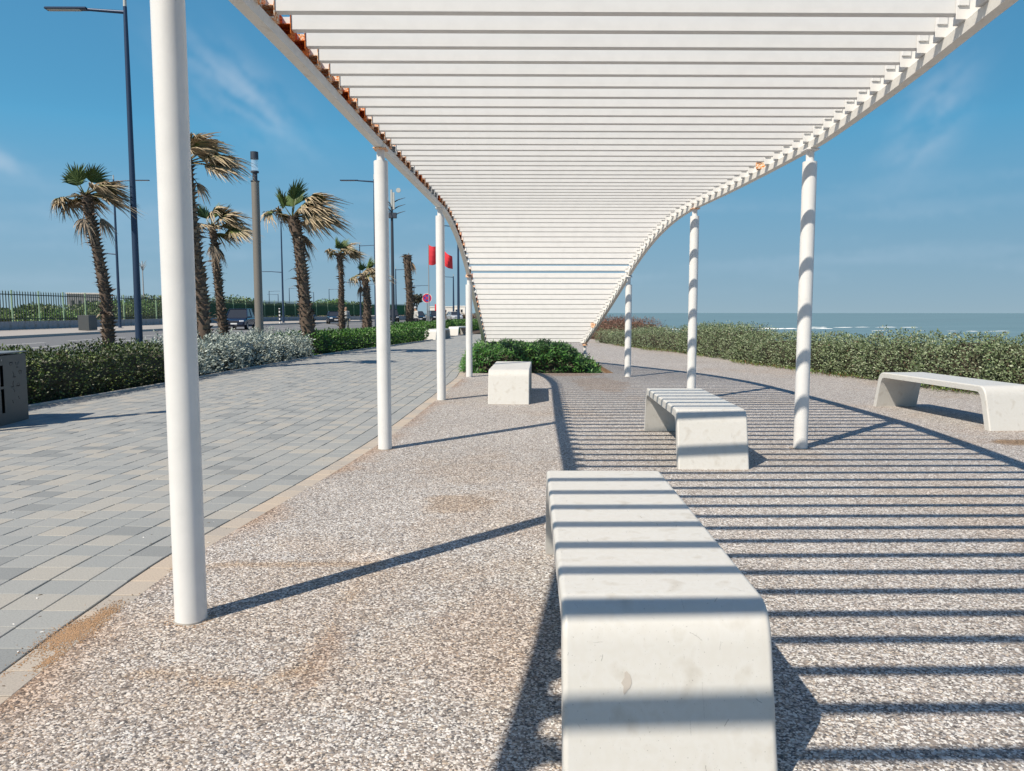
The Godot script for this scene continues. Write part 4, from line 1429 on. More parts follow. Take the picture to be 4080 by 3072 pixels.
# ---------------------------------------------------------------- street furniture
func road_lamp(label: String, at: Vector3, h: float, arm_dir: float, arm: float, low_arm := 0.0, r := 0.09, turn := 0.0) -> void:
	var t := thing("street_lamp", label, "street lamp", at, turn, "blue road lamps")
	var b := MB.new()
	b.tube([Vector3(0, -0.1, 0), Vector3(0, 0.5, 0), Vector3(0, h * 0.9, 0), Vector3(0, h, 0)], [r * 1.1, r, r * 0.6, r * 0.5], 16)
	part("pole", b.mesh(), M.navy, t)
	var f := MB.new()
	f.tube([Vector3(0, h, 0), Vector3(0, h + 0.10, 0), Vector3(0, h + 0.30, 0), Vector3(0, h + 0.36, 0)], [0.05, 0.045, 0.045, 0.01], 12)
	part("finial", f.mesh(), M.lens, t)
	for e in ([[h - 0.15, arm_dir, arm]] if low_arm == 0.0 else [[h - 0.15, arm_dir, arm], [h * 0.5, -arm_dir, low_arm]]):
		var a := MB.new()
		var y: float = e[0]; var d: float = e[1]; var L: float = e[2]
		a.tube([Vector3(0, y, 0), Vector3(d * L * 0.5, y + 0.07, 0)], [0.05, 0.04], 8)
		a.box(T(Vector3(d * L * 0.76, y + 0.085, 0)), Vector3(L * 0.55, 0.06, 0.22), 0.02)
		var ar := part("arm", a.mesh(), M.navy, t)
		var le := MB.new()
		le.box(T(Vector3(d * L * 0.79, y + 0.052, 0)), Vector3(L * 0.42, 0.012, 0.17), 0.0)
		part("lamp_lens", le.mesh(), M.lens, ar)
	var fl := MB.new()
	fl.box(T(Vector3(0, 0.02, 0)), Vector3(0.4, 0.04, 0.4), 0.01)
	part("base_plate", fl.mesh(), M.galv, t)

func column_lamp(label: String, at: Vector3, h: float) -> void:
	var t := thing("column_lamp", label, "street lamp", at, 0.0, "round column lamps")
	var b := MB.new()
	var hs := h - 0.85
	b.tube([Vector3(0, -0.1, 0), Vector3(0, hs, 0)], [0.125, 0.112], 24)
	part("shaft", b.mesh(), M.column, t)
	b = MB.new()
	b.tube([Vector3(0, hs, 0), Vector3(0, hs + 0.03, 0)], [0.128, 0.128], 24)
	b.tube([Vector3(0, hs + 0.03, 0), Vector3(0, hs + 0.26, 0)], [0.07, 0.07], 16)
	b.tube([Vector3(0, hs + 0.26, 0), Vector3(0, hs + 0.31, 0)], [0.115, 0.115], 24)
	part("collar", b.mesh(), M.darkcap, t)
	b = MB.new()
	b.tube([Vector3(0, hs + 0.31, 0), Vector3(0, hs + 0.66, 0)], [0.095, 0.095], 24, false)
	part("lamp_glass", b.mesh(), M.glass, t)
	b = MB.new()
	b.tube([Vector3(0, hs + 0.65, 0), Vector3(0, hs + 0.86, 0)], [0.115, 0.112], 24)
	part("cap", b.mesh(), M.darkcap, t)

func litter_bin(label: String, at: Vector3, turn: float, s: Vector3, m: Material, detailed: bool) -> void:
	var t := thing("litter_bin", label, "bin", at, turn)
	var b := MB.new()
	var fx := s.x * 0.5
	if not detailed:
		b.box(T(Vector3(0, s.y * 0.5 + 0.02, 0)), Vector3(s.x, s.y - 0.04, s.z), 0.02)
		part("body", b.mesh(), m, t)
	else:
		# a hollow sheet-metal box whose pattern is cut right through the path side (+x)
		var body := CSGBox3D.new()
		body.name = "body"
		body.size = Vector3(s.x, s.y - 0.02, s.z)
		body.position = Vector3(0, s.y * 0.5 - 0.01, 0)
		body.material = m
		t.add_child(body)
		var holes := [[Vector3(0, 0, 0), Vector3(s.x - 0.012, s.y - 0.032, s.z - 0.012), 0.0], [Vector3(fx, 0.62 - s.y * 0.5, 0.115), Vector3(0.05, 0.26, 0.075), 0.0], [Vector3(fx, 0.31 - s.y * 0.5, 0.115), Vector3(0.05, 0.30, 0.075), 0.0]]
		var pr := RandomNumberGenerator.new(); pr.seed = 5
		for cell in [[-0.12, 0.74], [-0.27, 0.74], [-0.195, 0.62], [-0.34, 0.62], [-0.12, 0.50], [-0.27, 0.50], [-0.195, 0.40], [-0.30, 0.30], [-0.15, 0.26], [0.28, 0.74], [0.36, 0.60]]:
			for k in 3:
				if cell[1] < 0.45 and k > 0:
					continue
				var an := TAU * k / 3.0 + 0.5 + (PI if pr.randf() < 0.4 else 0.0)
				holes.append([Vector3(fx, cell[1] - s.y * 0.5 + sin(an) * 0.034, cell[0] + cos(an) * 0.034), Vector3(0.05, 0.010, 0.052), an + PI * 0.5])
		for hl in holes:
			var cb := CSGBox3D.new()
			cb.name = "slot"
			cb.operation = CSGShape3D.OPERATION_SUBTRACTION
			cb.size = hl[1]
			cb.transform = Transform3D(Basis(Vector3.RIGHT, hl[2]), hl[0])
			cb.material = m
			body.add_child(cb, true)
	b = MB.new()
	b.box(T(Vector3(0, s.y + 0.008, 0)), Vector3(s.x + 0.02, 0.016, s.z + 0.02), 0.004)
	part("lid", b.mesh(), M.trim, t)
	if not detailed:
		return
	b = MB.new()
	b.tube([Vector3(fx - 0.01, s.y - 0.075, 0.12), Vector3(fx + 0.008, s.y - 0.075, 0.12)], [0.014, 0.012], 12)
	part("lock", b.mesh(), M.rim, t)

func street() -> void:
	road_lamp("tall dark blue road lamp rising from the dark hedge beside a palm", Vector3(-10.4, 0, -22.93), 9.75, -1.0, 2.1, 0.0, 0.10)
	road_lamp("blue road lamp whose pole stands behind the second white post", Vector3(-8.25, 0, -52.0), 9.8, -1.0, 2.1, 0.0, 0.11)
	road_lamp("blue road lamp standing beyond the fourth white post and red flag", Vector3(-4.45, 0, -79.0), 9.8, -1.0, 2.1, 0.0, 0.14)
	road_lamp("two-armed blue road lamp on the far pavement by the grey bin", Vector3(-30.5, 0.1, -64.0), 11.6, 1.0, 2.7, 1.4, 0.12)
	road_lamp("two-armed blue road lamp on the far pavement by striped bollards", Vector3(-25.4, 0.1, -92.7), 11.6, 1.0, 2.7, 2.2, 0.12)
	road_lamp("two-armed blue road lamp near the turn of the green fence", Vector3(-21.0, 0.1, -118.0), 11.0, 1.0, 3.2, 2.0, 0.13)
	road_lamp("blue road lamp beside the telephone mast", Vector3(-16.2, 0.1, -121.0), 7.7, 1.0, 3.0, 0.0, 0.12)
	road_lamp("thin blue road lamp beyond the bare palm trunk", Vector3(-15.6, 0.1, -140.0), 5.9, 1.0, 2.6, 0.0, 0.12)
	road_lamp("thin two-armed lamp next to the white far building", Vector3(-8.0, 0.1, -128.0), 6.9, -1.0, 2.4, 0.0, 0.16)
	# lamps in the field behind the fence
	for e in [[586.0, 629.0, 1.0], [605.0, 636.0, -1.0], [629.0, 623.0, 1.0], [681.0, 632.0, -1.0], [714.0, 625.0, 1.0], [801.0, 614.0, 1.0], [446.0, 632.0, 1.0]]:
		var z := -230.0
		road_lamp("thin far lamp standing in the field behind the green fence", Vector3((e[0] - 1088.0) / 1726.0 * 230.0, 0, z), 1.4 + (673.5 - e[1]) / 1726.0 * 230.0, e[2], 3.0, 0.0, 0.14)
	column_lamp("grey column lamp with glass top rising from the silver shrub", Vector3(-7.3, 0, -24.0), 6.05)
	column_lamp("grey column lamp outside the hedge whose shadow crosses the path", Vector3(-8.3, 0, -7.6), 5.6)
	litter_bin("dark grey metal litter bin with triangular cut-outs beside the path", Vector3(-6.55, 0, -9.95), 0.10, Vector3(0.72, 0.88, 1.0), M.steel, true)
	litter_bin("grey-green litter bin on the pavement across the road", Vector3(-28.6, 0.1, -55.4), 0.0, Vector3(0.75, 1.05, 1.1), M.steel, false)
	# slanted sheet leaning on the near bin
	var t := thing("bike_stand", "pale slanted metal stand beside the dark litter bin", "stand", Vector3(-6.02, 0, -9.42), 0.1)
	var b := MB.new()
	b.box(T(Vector3(0, 0.28, 0), Basis(Vector3.RIGHT, -0.14)), Vector3(0.05, 0.62, 0.10), 0.01)
	part("upright", b.mesh(), M.steel, t)
	b = MB.new()
	b.box(T(Vector3(0.012, 0.14, 0.02), Basis(Vector3.RIGHT, -0.14)), Vector3(0.06, 0.22, 0.13), 0.01)
	part("sleeve", b.mesh(), M.trim, t)
	# the no stopping sign
	t = thing("road_sign", "round blue and red no-stopping sign on a thin pole", "road sign", Vector3(-4.80, 0, -50.4))
	b = MB.new()
	b.tube([Vector3(0, -0.1, 0), Vector3(0, 2.45, 0)], [0.035, 0.035], 10)
	part("pole", b.mesh(), M.galv, t)
	for e in [[0.31, 0.0, "rim", M.signwhite], [0.275, 0.006, "ring", M.signred], [0.205, 0.012, "disc", M.blue]]:
		b = MB.new()
		b.tube([Vector3(0, 2.25, 0.04 + e[1]), Vector3(0, 2.25, 0.055 + e[1])], [e[0], e[0]], 32)
		part(e[2], b.mesh(), e[3], t)
	for a in [PI / 4, -PI / 4]:
		b = MB.new()
		b.box(T(Vector3(0, 2.25, 0.0715 + (0.002 if a > 0 else 0.0)), Basis(Vector3.BACK, a)), Vector3(0.42, 0.06, 0.006))
		part("bar", b.mesh(), M.signred, t)
	# flags
	flag("big red flag on a tall pale pole beside the no-stopping sign", Vector3(-4.42, 0, -47.5), 5.35, Vector2(1.45, 1.15))
	flag("small far red flag in front of the white building", Vector3(-12.7, 0, -148.0), 2.9, Vector2(2.0, 1.25))
	# striped bollards on the far pavement
	for k in 2:
		t = thing("bollard", "black and white striped bollard by the far lamp post", "bollard", Vector3(-27.4 + 2.2 * k, 0.1, -90.5), 0.0, "striped bollards on the far pavement")
		b = MB.new()
		b.tube([Vector3(0, -0.05, 0), Vector3(0, 1.7, 0)], [0.09, 0.09], 10)
		part("post", b.mesh(), M.signwhite, t)
		for q in 4:
			b = MB.new()
			b.tube([Vector3(0, 0.2 + 0.4 * q, 0), Vector3(0, 0.4 + 0.4 * q, 0)], [0.095, 0.095], 10)
			part("stripe", b.mesh(), M.black, t)
	# parked and passing cars
	car("dark blue people carrier driving on the road behind the slim palm", Vector3(-21.8, -0.05, -66.5), 0.10, lin(0.012, 0.022, 0.055), 1.70, 4.5)
	car("blue hatchback parked at the far kerb behind the shaggy palm", Vector3(-24.0, -0.05, -98.0), 0.25, lin(0.02, 0.05, 0.13), 1.52, 4.1)
	car("dark navy saloon with bright headlight beside the blue hatchback", Vector3(-20.5, -0.05, -97.5), 0.30, lin(0.014, 0.022, 0.04), 1.50, 4.3)
	car("black off-road car parked beyond the second white post", Vector3(-15.8, -0.05, -113.0), 0.25, lin(0.008, 0.009, 0.011), 1.82, 4.5)
	car("black saloon facing the road sign pole", Vector3(-11.9, -0.05, -110.0), 0.32, lin(0.008, 0.010, 0.013), 1.52, 4.4)
	car("black estate car parked behind the saloon near the third white post", Vector3(-9.9, -0.05, -116.0), 0.32, lin(0.009, 0.010, 0.012), 1.62, 4.5)
	car("silver white car seen in front of the white far building", Vector3(-7.6, -0.05, -124.0), 0.3, lin(0.50, 0.51, 0.52), 1.48, 4.3)
	# people
	person("person in a pale shirt and white cap standing behind the bare palm", Vector3(-6.05, 0, -55.0), 2.5, Color(0.52, 0.52, 0.50), Color(0.04, 0.045, 0.06), true)
	person("person in light grey clothes half hidden by the small far palm", Vector3(-10.6, 0, -54.0), 0.4, Color(0.42, 0.43, 0.42), Color(0.16, 0.17, 0.15), false)

func flag(label: String, at: Vector3, h: float, size: Vector2) -> void:
	var t := thing("flag", label, "flag", at)
	var b := MB.new()
	b.tube([Vector3(0, -0.1, 0), Vector3(0, h, 0)], [0.035, 0.025], 8)
	part("pole", b.mesh(), M.galv, t)
	b = MB.new()
	var n := 16
	for k in n:
		for q in 4:
			var c := []
			for e in [[0, 0], [1, 0], [1, 1], [0, 1]]:
				var u := float(k + e[0]) / n
				var vv := float(q + e[1]) / 4.0
				var sag := 0.62 * u * u + 0.07 * sin(u * 10.0)
				c.append(Vector3(0.03 + size.x * u * 0.95, h - 0.05 - size.y * vv * (1.0 - 0.38 * u) - sag * size.y, 0.22 * sin(u * 9.0 + vv * 1.5) * (0.25 + u)))
			b.autoquad(c[0], c[1], c[2], c[3], Vector3(0, h, -9))
	part("cloth", b.mesh(), M.red, t)

func car(label: String, at: Vector3, turn: float, paint: Color, h: float, L: float) -> void:
	var t := thing("car", label, "car", at, turn, "cars on the coast road")
	var pm := mat(paint, 0.25, 0.2)
	pm.clearcoat_enabled = true
	pm.clearcoat = 0.6
	pm.clearcoat_roughness = 0.08
	var w := 0.88
	var f := L * 0.5
	# rings of the body from nose (+z) to tail: [z, bottom y, waist y, half width]
	var sec := [[f, 0.42, 0.62, 0.70], [f - 0.10, 0.28, 0.76, 0.82], [f - 0.6, 0.24, 0.90, w], [f - 1.15, 0.24, 0.98, w], [0.0, 0.24, 1.0, w], [-f + 0.7, 0.24, 1.02, w], [-f + 0.12, 0.28, 1.0, 0.84], [-f, 0.42, 0.9, 0.74]]
	var b := MB.new()
	for k in sec.size() - 1:
		var a: Array = sec[k]; var c: Array = sec[k + 1]
		var ra := []; var rc := []
		for e in [[-0.9, 0.0], [-1.0, 0.25], [-1.0, 0.8], [-0.9, 1.0], [0.9, 1.0], [1.0, 0.8], [1.0, 0.25], [0.9, 0.0]]:
			ra.append(Vector3(e[0] * a[3], lerpf(a[1], a[2], e[1]), a[0]))
			rc.append(Vector3(e[0] * c[3], lerpf(c[1], c[2], e[1]), c[0]))
		for q in 8:
			b.autoquad(ra[q], ra[(q + 1) % 8], rc[(q + 1) % 8], rc[q], Vector3(0, 0.6, (a[0] + c[0]) * 0.5))
		if k == 0 or k == sec.size() - 2:
			var rr: Array = ra if k == 0 else rc
			for q in 3:
				b.quad(rr[q], rr[q + 1], rr[6 - q], rr[7 - q], Vector3(0, 0, 1 if k == 0 else -1))
	part("body", b.mesh(), pm, t)
	# cabin: pillars and roof, with the panes set into it
	var z0 := f - 1.05; var z1 := f - 1.75; var z2 := -f + 0.75; var z3 := -f + 0.25
	var wl := w - 0.04; var wr := w - 0.20
	var lo := 0.97
	var roof := MB.new()
	roof.box(T(Vector3(0, h - 0.03, (z1 + z2) * 0.5)), Vector3(wr * 2.0, 0.07, z1 - z2 + 0.1), 0.03)
	for s in [-1.0, 1.0]:
		for e in [[z0, z1], [0.5 * (z1 + z2), 0.5 * (z1 + z2)], [z3, z2]]:
			roof.tube([Vector3(s * wl, lo, e[0]), Vector3(s * wr, h - 0.03, e[1])], [0.05, 0.04], 6)
	part("roof", roof.mesh(), pm, t)
	var ws := MB.new()
	ws.autoquad(Vector3(-wl, lo, z0), Vector3(wl, lo, z0), Vector3(wr, h - 0.05, z1), Vector3(-wr, h - 0.05, z1), Vector3(0, 0.5, 0))
	part("windscreen", ws.mesh(), M.window, t)
	ws = MB.new()
	ws.autoquad(Vector3(-wl, lo, z3), Vector3(wl, lo, z3), Vector3(wr, h - 0.05, z2), Vector3(-wr, h - 0.05, z2), Vector3(0, 0.5, 0))
	part("rear_window", ws.mesh(), M.window, t)
	for s in [-1.0, 1.0]:
		var zm := 0.5 * (z1 + z2)
		for e in [[z0, z1, zm], [zm, zm, -99.0]]:
			var sw := MB.new()
			if e[2] > -50.0:
				sw.autoquad(Vector3(s * wl, lo, z0), Vector3(s * wr, h - 0.05, z1), Vector3(s * wr, h - 0.05, zm), Vector3(s * wl, lo, zm), Vector3(0, 1, 0))
			else:
				sw.autoquad(Vector3(s * wl, lo, zm), Vector3(s * wr, h - 0.05, zm), Vector3(s * wr, h - 0.05, z2), Vector3(s * wl, lo, z3), Vector3(0, 1, 0))
			part("side_window", sw.mesh(), M.window, t)
		var mi := MB.new()
		mi.box(T(Vector3(s * (w + 0.08), 1.02, z0 - 0.25)), Vector3(0.18, 0.12, 0.08), 0.02)
		part("mirror", mi.mesh(), pm, t)
		var hl := MB.new()
		hl.box(T(Vector3(s * 0.60, 0.70, f - 0.05), ry(s * 0.35)), Vector3(0.34, 0.12, 0.10), 0.02)
		part("headlight", hl.mesh(), M.lamp, t)
		for zz in [f - 0.85, -f + 0.8]:
			var wh := MB.new()
			wh.tube([Vector3(s * (w - 0.2), 0.32, zz), Vector3(s * (w + 0.01), 0.32, zz)], [0.32, 0.32], 18)
			var wn := part("wheel", wh.mesh(), M.tyre, t)
			var rm := MB.new()
			rm.tube([Vector3(s * (w + 0.01), 0.32, zz), Vector3(s * (w + 0.02), 0.32, zz)], [0.21, 0.19], 14)
			part("rim", rm.mesh(), M.rim, wn)
	var pl := MB.new()
	pl.box(T(Vector3(0, 0.50, f + 0.004)), Vector3(0.5, 0.11, 0.01))
	part("number_plate", pl.mesh(), M.signwhite, t)
	var gr := MB.new()
	gr.box(T(Vector3(0, 0.64, f - 0.005)), Vector3(0.8, 0.10, 0.03), 0.01)
	part("grille", gr.mesh(), M.black, t)

# a standing figure as one skin: tapered capsules joined smoothly and meshed as surface nets
func person(label: String, at: Vector3, turn: float, shirt: Color, trousers: Color, cap: bool) -> void:
	var t := thing("person", label, "person", at, turn)
	var J := [
		[Vector3(0, 0.98, 0), Vector3(0, 1.22, 0), 0.135, 0.13], [Vector3(0, 1.22, 0), Vector3(0, 1.40, 0.01), 0.14, 0.12],
		[Vector3(-0.15, 1.40, 0), Vector3(0.15, 1.40, 0), 0.075, 0.075], [Vector3(0, 1.42, 0.0), Vector3(0, 1.54, 0.02), 0.055, 0.052],
		[Vector3(0, 1.60, 0.025), Vector3(0, 1.66, 0.015), 0.088, 0.092], [Vector3(0, 1.56, 0.055), Vector3(0, 1.59, 0.06), 0.052, 0.055],
		[Vector3(-0.19, 1.38, 0), Vector3(-0.25, 1.12, -0.02), 0.055, 0.045], [Vector3(-0.25, 1.12, -0.02), Vector3(-0.22, 0.90, 0.10), 0.042, 0.030], [Vector3(-0.22, 0.90, 0.10), Vector3(-0.21, 0.80, 0.14), 0.036, 0.026],
		[Vector3(0.19, 1.38, 0), Vector3(0.25, 1.12, -0.03), 0.055, 0.045], [Vector3(0.25, 1.12, -0.03), Vector3(0.25, 0.88, 0.03), 0.042, 0.030], [Vector3(0.25, 0.88, 0.03), Vector3(0.25, 0.77, 0.05), 0.036, 0.026],
		[Vector3(-0.09, 0.95, 0), Vector3(-0.11, 0.50, 0.03), 0.095, 0.062], [Vector3(-0.11, 0.50, 0.03), Vector3(-0.12, 0.10, -0.01), 0.060, 0.045], [Vector3(-0.12, 0.05, -0.02), Vector3(-0.13, 0.035, 0.17), 0.045, 0.036],
		[Vector3(0.09, 0.95, 0), Vector3(0.11, 0.50, 0.02), 0.095, 0.062], [Vector3(0.11, 0.50, 0.02), Vector3(0.13, 0.10, -0.04), 0.060, 0.045], [Vector3(0.13, 0.05, -0.05), Vector3(0.15, 0.035, 0.14), 0.045, 0.036]]
	var cs := 0.028
	var o := Vector3(-0.36, -0.03, -0.22)
	var nx := 26; var ny := 66; var nz := 17
	var f := PackedFloat32Array(); f.resize(nx * ny * nz)
	for y in ny:
		var near := []
		var py := o.y + y * cs
		for e in J:
			if py > minf(e[0].y, e[1].y) - 0.22 and py < maxf(e[0].y, e[1].y) + 0.22:
				near.append(e)
		for z in nz:
			for x in nx:
				var p := o + Vector3(x, y, z) * cs
				var s := 0.0
				for e in near:
					var a: Vector3 = e[0]; var ab: Vector3 = e[1] - a
					var q := clampf((p - a).dot(ab) / ab.length_squared(), 0.0, 1.0)
					s += exp(-38.0 * (p.distance_to(a + ab * q) - lerpf(e[2], e[3], q)))
				f[(y * nz + z) * nx + x] = -log(maxf(s, 1e-9)) / 38.0
	var b := MB.new()
	var idx := {}
	for y in ny - 1:
		for z in nz - 1:
			for x in nx - 1:
				var c := Vector3.ZERO; var m := 0
				var g := Vector3.ZERO
				for e in 12:
					var ax := e >> 2
					var u := (e >> 1) & 1; var w := e & 1
					var i0 := [0, 0, 0]; i0[(ax + 1) % 3] = u; i0[(ax + 2) % 3] = w
					var i1 := i0.duplicate(); i1[ax] = 1
					var v0 := f[((y + i0[1]) * nz + z + i0[2]) * nx + x + i0[0]]
					var v1 := f[((y + i1[1]) * nz + z + i1[2]) * nx + x + i1[0]]
					var d := v1 - v0
					g[ax] += d
					if (v0 < 0.0) != (v1 < 0.0):
						c += Vector3(i0[0], i0[1], i0[2]).lerp(Vector3(i1[0], i1[1], i1[2]), v0 / (v0 - v1)); m += 1
				if m == 0:
					continue
				var p := o + (Vector3(x, y, z) + c / m) * cs
				b.col = Color(0.30, 0.19, 0.13)
				if p.y < 0.08: b.col = Color(0.03, 0.03, 0.03)
				elif p.y < 0.98 and absf(p.x) < 0.205: b.col = trousers
				elif p.y < 1.46 and p.y > 0.90: b.col = shirt
				elif p.y > 1.62 and (p.z < 0.05 or p.y > 1.70): b.col = Color(0.03, 0.025, 0.02)
				idx[(y * nz + z) * nx + x] = b.vert(p, g.normalized())
	for y in range(1, ny - 1):
		for z in range(1, nz - 1):
			for x in range(1, nx - 1):
				var k := (y * nz + z) * nx + x
				for e in [[1, nz * nx, nx], [nz * nx, nx, 1], [nx, 1, nz * nx]]:
					var inside := f[k] < 0.0
					if inside == (f[k + e[0]] < 0.0):
						continue
					var q := [k, k - e[1], k - e[1] - e[2], k - e[2]]
					var ok := true
					for w in q:
						ok = ok and idx.has(w)
					if not ok:
						continue
					if inside:
						b.i.append_array(PackedInt32Array([idx[q[0]], idx[q[2]], idx[q[1]], idx[q[0]], idx[q[3]], idx[q[2]]]))
					else:
						b.i.append_array(PackedInt32Array([idx[q[0]], idx[q[1]], idx[q[2]], idx[q[0]], idx[q[2]], idx[q[3]]]))
	part("body", b.mesh(), vmat(0.85), t)
	if cap:
		var h := MB.new()
		h.tube([Vector3(0, 1.655, 0.015), Vector3(0, 1.70, 0.012), Vector3(0, 1.75, 0.01), Vector3(0, 1.772, 0.01)], [0.112, 0.110, 0.085, 0.02], 16)
		h.box(T(Vector3(0, 1.672, 0.14)), Vector3(0.17, 0.012, 0.11), 0.004)
		part("cap", h.mesh(), M.signwhite, t)

# ---------------------------------------------------------------- beyond the road
func far_things() -> void:
	# boundary wall and fence
	var line := [[10.0, -36.2], [-80.0, -35.2], [-105.0, -33.5], [-122.0, -28.0], [-134.0, -20.0], [-142.0, -14.0]]
	var wt := thing("boundary_wall", "low grey concrete wall under the green fence across the road", "wall", Vector3(-36, 0, -60))
	var ft := thing("fence", "dark picket fence with pale green posts on the low wall", "fence", Vector3(-36, 0, -60))
	var org := Vector3(-36, 0, -60)
	var pts := []
	var z := -42.0
	while z > -141.0:
		pts.append(Vector3(curve(line, z), 0.1, z))
		z -= 0.33 if z > -105.0 else 0.33 * 0.72
	var wb := MB.new()
	for k in range(0, pts.size() - 6, 6):
		var a: Vector3 = pts[k]; var c: Vector3 = pts[k + 6]
		wb.box(T((a + c) * 0.5 + Vector3(0, 0.29, 0) - org, Basis.looking_at((c - a).normalized(), Vector3.UP)), Vector3(0.25, 0.62, (c - a).length() + 0.01))
	part("coping", wb.mesh(), M.wall, wt)
	var pk := MB.new()
	pk.box(T(Vector3(0, 1.10, 0)), Vector3(0.05, 2.14, 0.05))
	pk.tri(Vector3(-0.025, 2.17, 0.025), Vector3(0.025, 2.17, 0.025), Vector3(0, 2.28, 0), Vector3(0, 0.3, 1))
	var pkm := pk.mesh()
	var gp := MB.new()
	gp.box(T(Vector3(0, 1.12, 0)), Vector3(0.10, 2.3, 0.10), 0.01)
	var gpm := gp.mesh()
	for k in pts.size():
		var p: Vector3 = pts[k] + Vector3(0, 0.60, 0) - org
		if k % 10 == 0:
			part("post", gpm, M.greenpost, ft, T(p))
		elif k < 300:
			part("picket", pkm, M.pickets, ft, T(p))
	for k in range(0, pts.size() - 10, 10):
		for y in [0.78, 2.55]:
			var a: Vector3 = pts[k] + Vector3(0, y, 0) - org
			var c: Vector3 = pts[k + 10] + Vector3(0, y, 0) - org
			var rb := MB.new()
			rb.box(T((a + c) * 0.5, Basis.looking_at((c - a).normalized(), Vector3.UP)), Vector3(0.05, 0.07, (c - a).length()))
			part("rail", rb.mesh(), M.pickets, ft)
		if pts[k].z < -82.0:
			var a: Vector3 = pts[k] + Vector3(-0.12, 0.75, 0) - org
			var c: Vector3 = pts[k + 10] + Vector3(-0.12, 0.75, 0) - org
			var sb := MB.new()
			sb.box(T((a + c) * 0.5 + Vector3(0, 0.85, 0), Basis.looking_at((c - a).normalized(), Vector3.UP)), Vector3(0.02, 1.7, (c - a).length()))
			part("screen_panel", sb.mesh(), M.screen, ft)
	# green behind the fence
	var gc := [[0.075, 0.12, 0.035, 0.5], [0.12, 0.18, 0.055, 0.35], [0.16, 0.19, 0.085, 0.15]]
	var gy := [[0.13, 0.24, 0.065, 0.6], [0.085, 0.15, 0.04, 0.4]]
	var r := RandomNumberGenerator.new(); r.seed = 71
	var k2 := 0
	for e in [[-20.0, 668.0, 2.9, 6.0], [40.0, 655.0, 2.6, 6.0], [95.0, 662.0, 2.0, 5.0], [150.0, 657.0, 1.8, 6.0], [205.0, 655.0, 2.1, 5.5], [255.0, 648.0, 2.6, 6.5], [300.0, 650.0, 2.3, 5.0], [350.0, 634.0, 2.6, 7.0], [400.0, 648.0, 2.2, 6.0], [455.0, 638.0, 2.8, 7.0], [500.0, 640.0, 2.6, 7.0], [540.0, 646.0, 2.4, 6.0], [600.0, 655.0, 2.0, 7.0], [660.0, 655.0, 2.2, 7.0], [712.0, 642.0, 2.2, 4.5], [762.0, 650.0, 2.0, 4.0]]:
		var zz := -74.0 - 40.0 * clampf((e[0] - 100.0) / 450.0, 0, 1) - 26.0 * clampf((e[0] - 550.0) / 200.0, 0, 1)
		var x: float = (e[0] - 1088.0) / 1726.0 * -zz
		x = minf(x, curve(line, maxf(zz, -140.0)) - 3.0) if zz > -130.0 else x
		var dz: float = x * 1726.0 / (e[0] - 1088.0)
		var top: float = 1.4 + (673.5 - e[1]) / 1726.0 * dz
		blob_tree("green shrubby tree growing behind the picket fence", "tree", "fence_tree", Vector3(x, 0, -dz), Vector3(e[3] * 0.75, top * 0.46, 2.6), top * 0.10, 500 + k2, 4200, 0.30, gy if k2 % 3 == 2 else gc, "trees behind the fence")
		k2 += 1
	# little white house seen over the fence
	house("pale building with dark windows showing above the fence", Vector3(-78.0, 0, -150.0), 0.45, Vector3(5.2, 4.6, 6.0), 4)
	house("long white low building by the sea at the end of the road", Vector3(-15.0, 0, -205.0), 0.1, Vector3(7.6, 2.5, 6.0), 3)
	house("small white flat-roofed block beside the long white building", Vector3(-10.4, 0, -196.0), -0.2, Vector3(3.0, 2.6, 4.0), 2)
	house("tiny white kiosk beyond the fourth white post", Vector3(-2.4, 0, -150.0), 0.0, Vector3(2.2, 2.0, 2.2), 1)
	# telephone masts dressed as palms
	mast("tall telephone mast with antennas, dish and false palm leaves", Vector3(-12.72, 0, -92.5), 15.2, true)
	mast("thin far telephone mast disguised as a palm behind the fence", Vector3(-53.5, 0, -120.0), 8.9, false)
	# low dark scrub on the far point
	for e in [[960.0, 5.0], [1000.0, 4.0], [1030.0, 6.0], [890.0, 5.0]]:
		blob_tree("low brown bush on the far point by the white buildings", "bush", "far_bush", Vector3((e[0] - 1088.0) / 1726.0 * 160.0, 0, -160.0), Vector3(e[1] * 0.6, 0.6, 2.0), 0.0, 600 + int(e[0]), 700, 0.3, [[0.14, 0.09, 0.06, 0.6], [0.08, 0.07, 0.04, 0.4]], "bushes on the far point")
	blob_tree("small far dark palm-like tree beside the black off-road car", "tree", "far_tree", Vector3(-13.9, 0, -128.0), Vector3(1.1, 0.9, 1.0), 2.6, 640, 500, 0.4, [[0.05, 0.045, 0.03, 0.6], [0.08, 0.08, 0.04, 0.4]])
	# beach parasol
	var t := thing("beach_parasol", "folded blue beach parasol standing beyond the scrub", "parasol", Vector3(12.95, -1.1, -70.0))
	var b := MB.new()
	b.tube([Vector3(0, -0.2, 0), Vector3(0, 1.35, 0)], [0.025, 0.025], 6)
	part("pole", b.mesh(), M.galv, t)
	for k in 8:
		var a0 := TAU * k / 8; var a1 := TAU * (k + 1) / 8
		b = MB.new()
		var apex := Vector3(-0.1, 1.35, 0)
		var p0 := Vector3(cos(a0) * 0.36 + 0.08, 0.82 - 0.22 * absf(sin(a0 * 1.5)), sin(a0) * 0.36)
		var p1 := Vector3(cos(a1) * 0.36 + 0.08, 0.82 - 0.22 * absf(sin(a1 * 1.5)), sin(a1) * 0.36)
		b.tri(apex, p0, p1, Vector3(cos(a0 + 0.39), 0.6, sin(a0 + 0.39)).normalized())
		part("panel", b.mesh(), M.parasol, t)

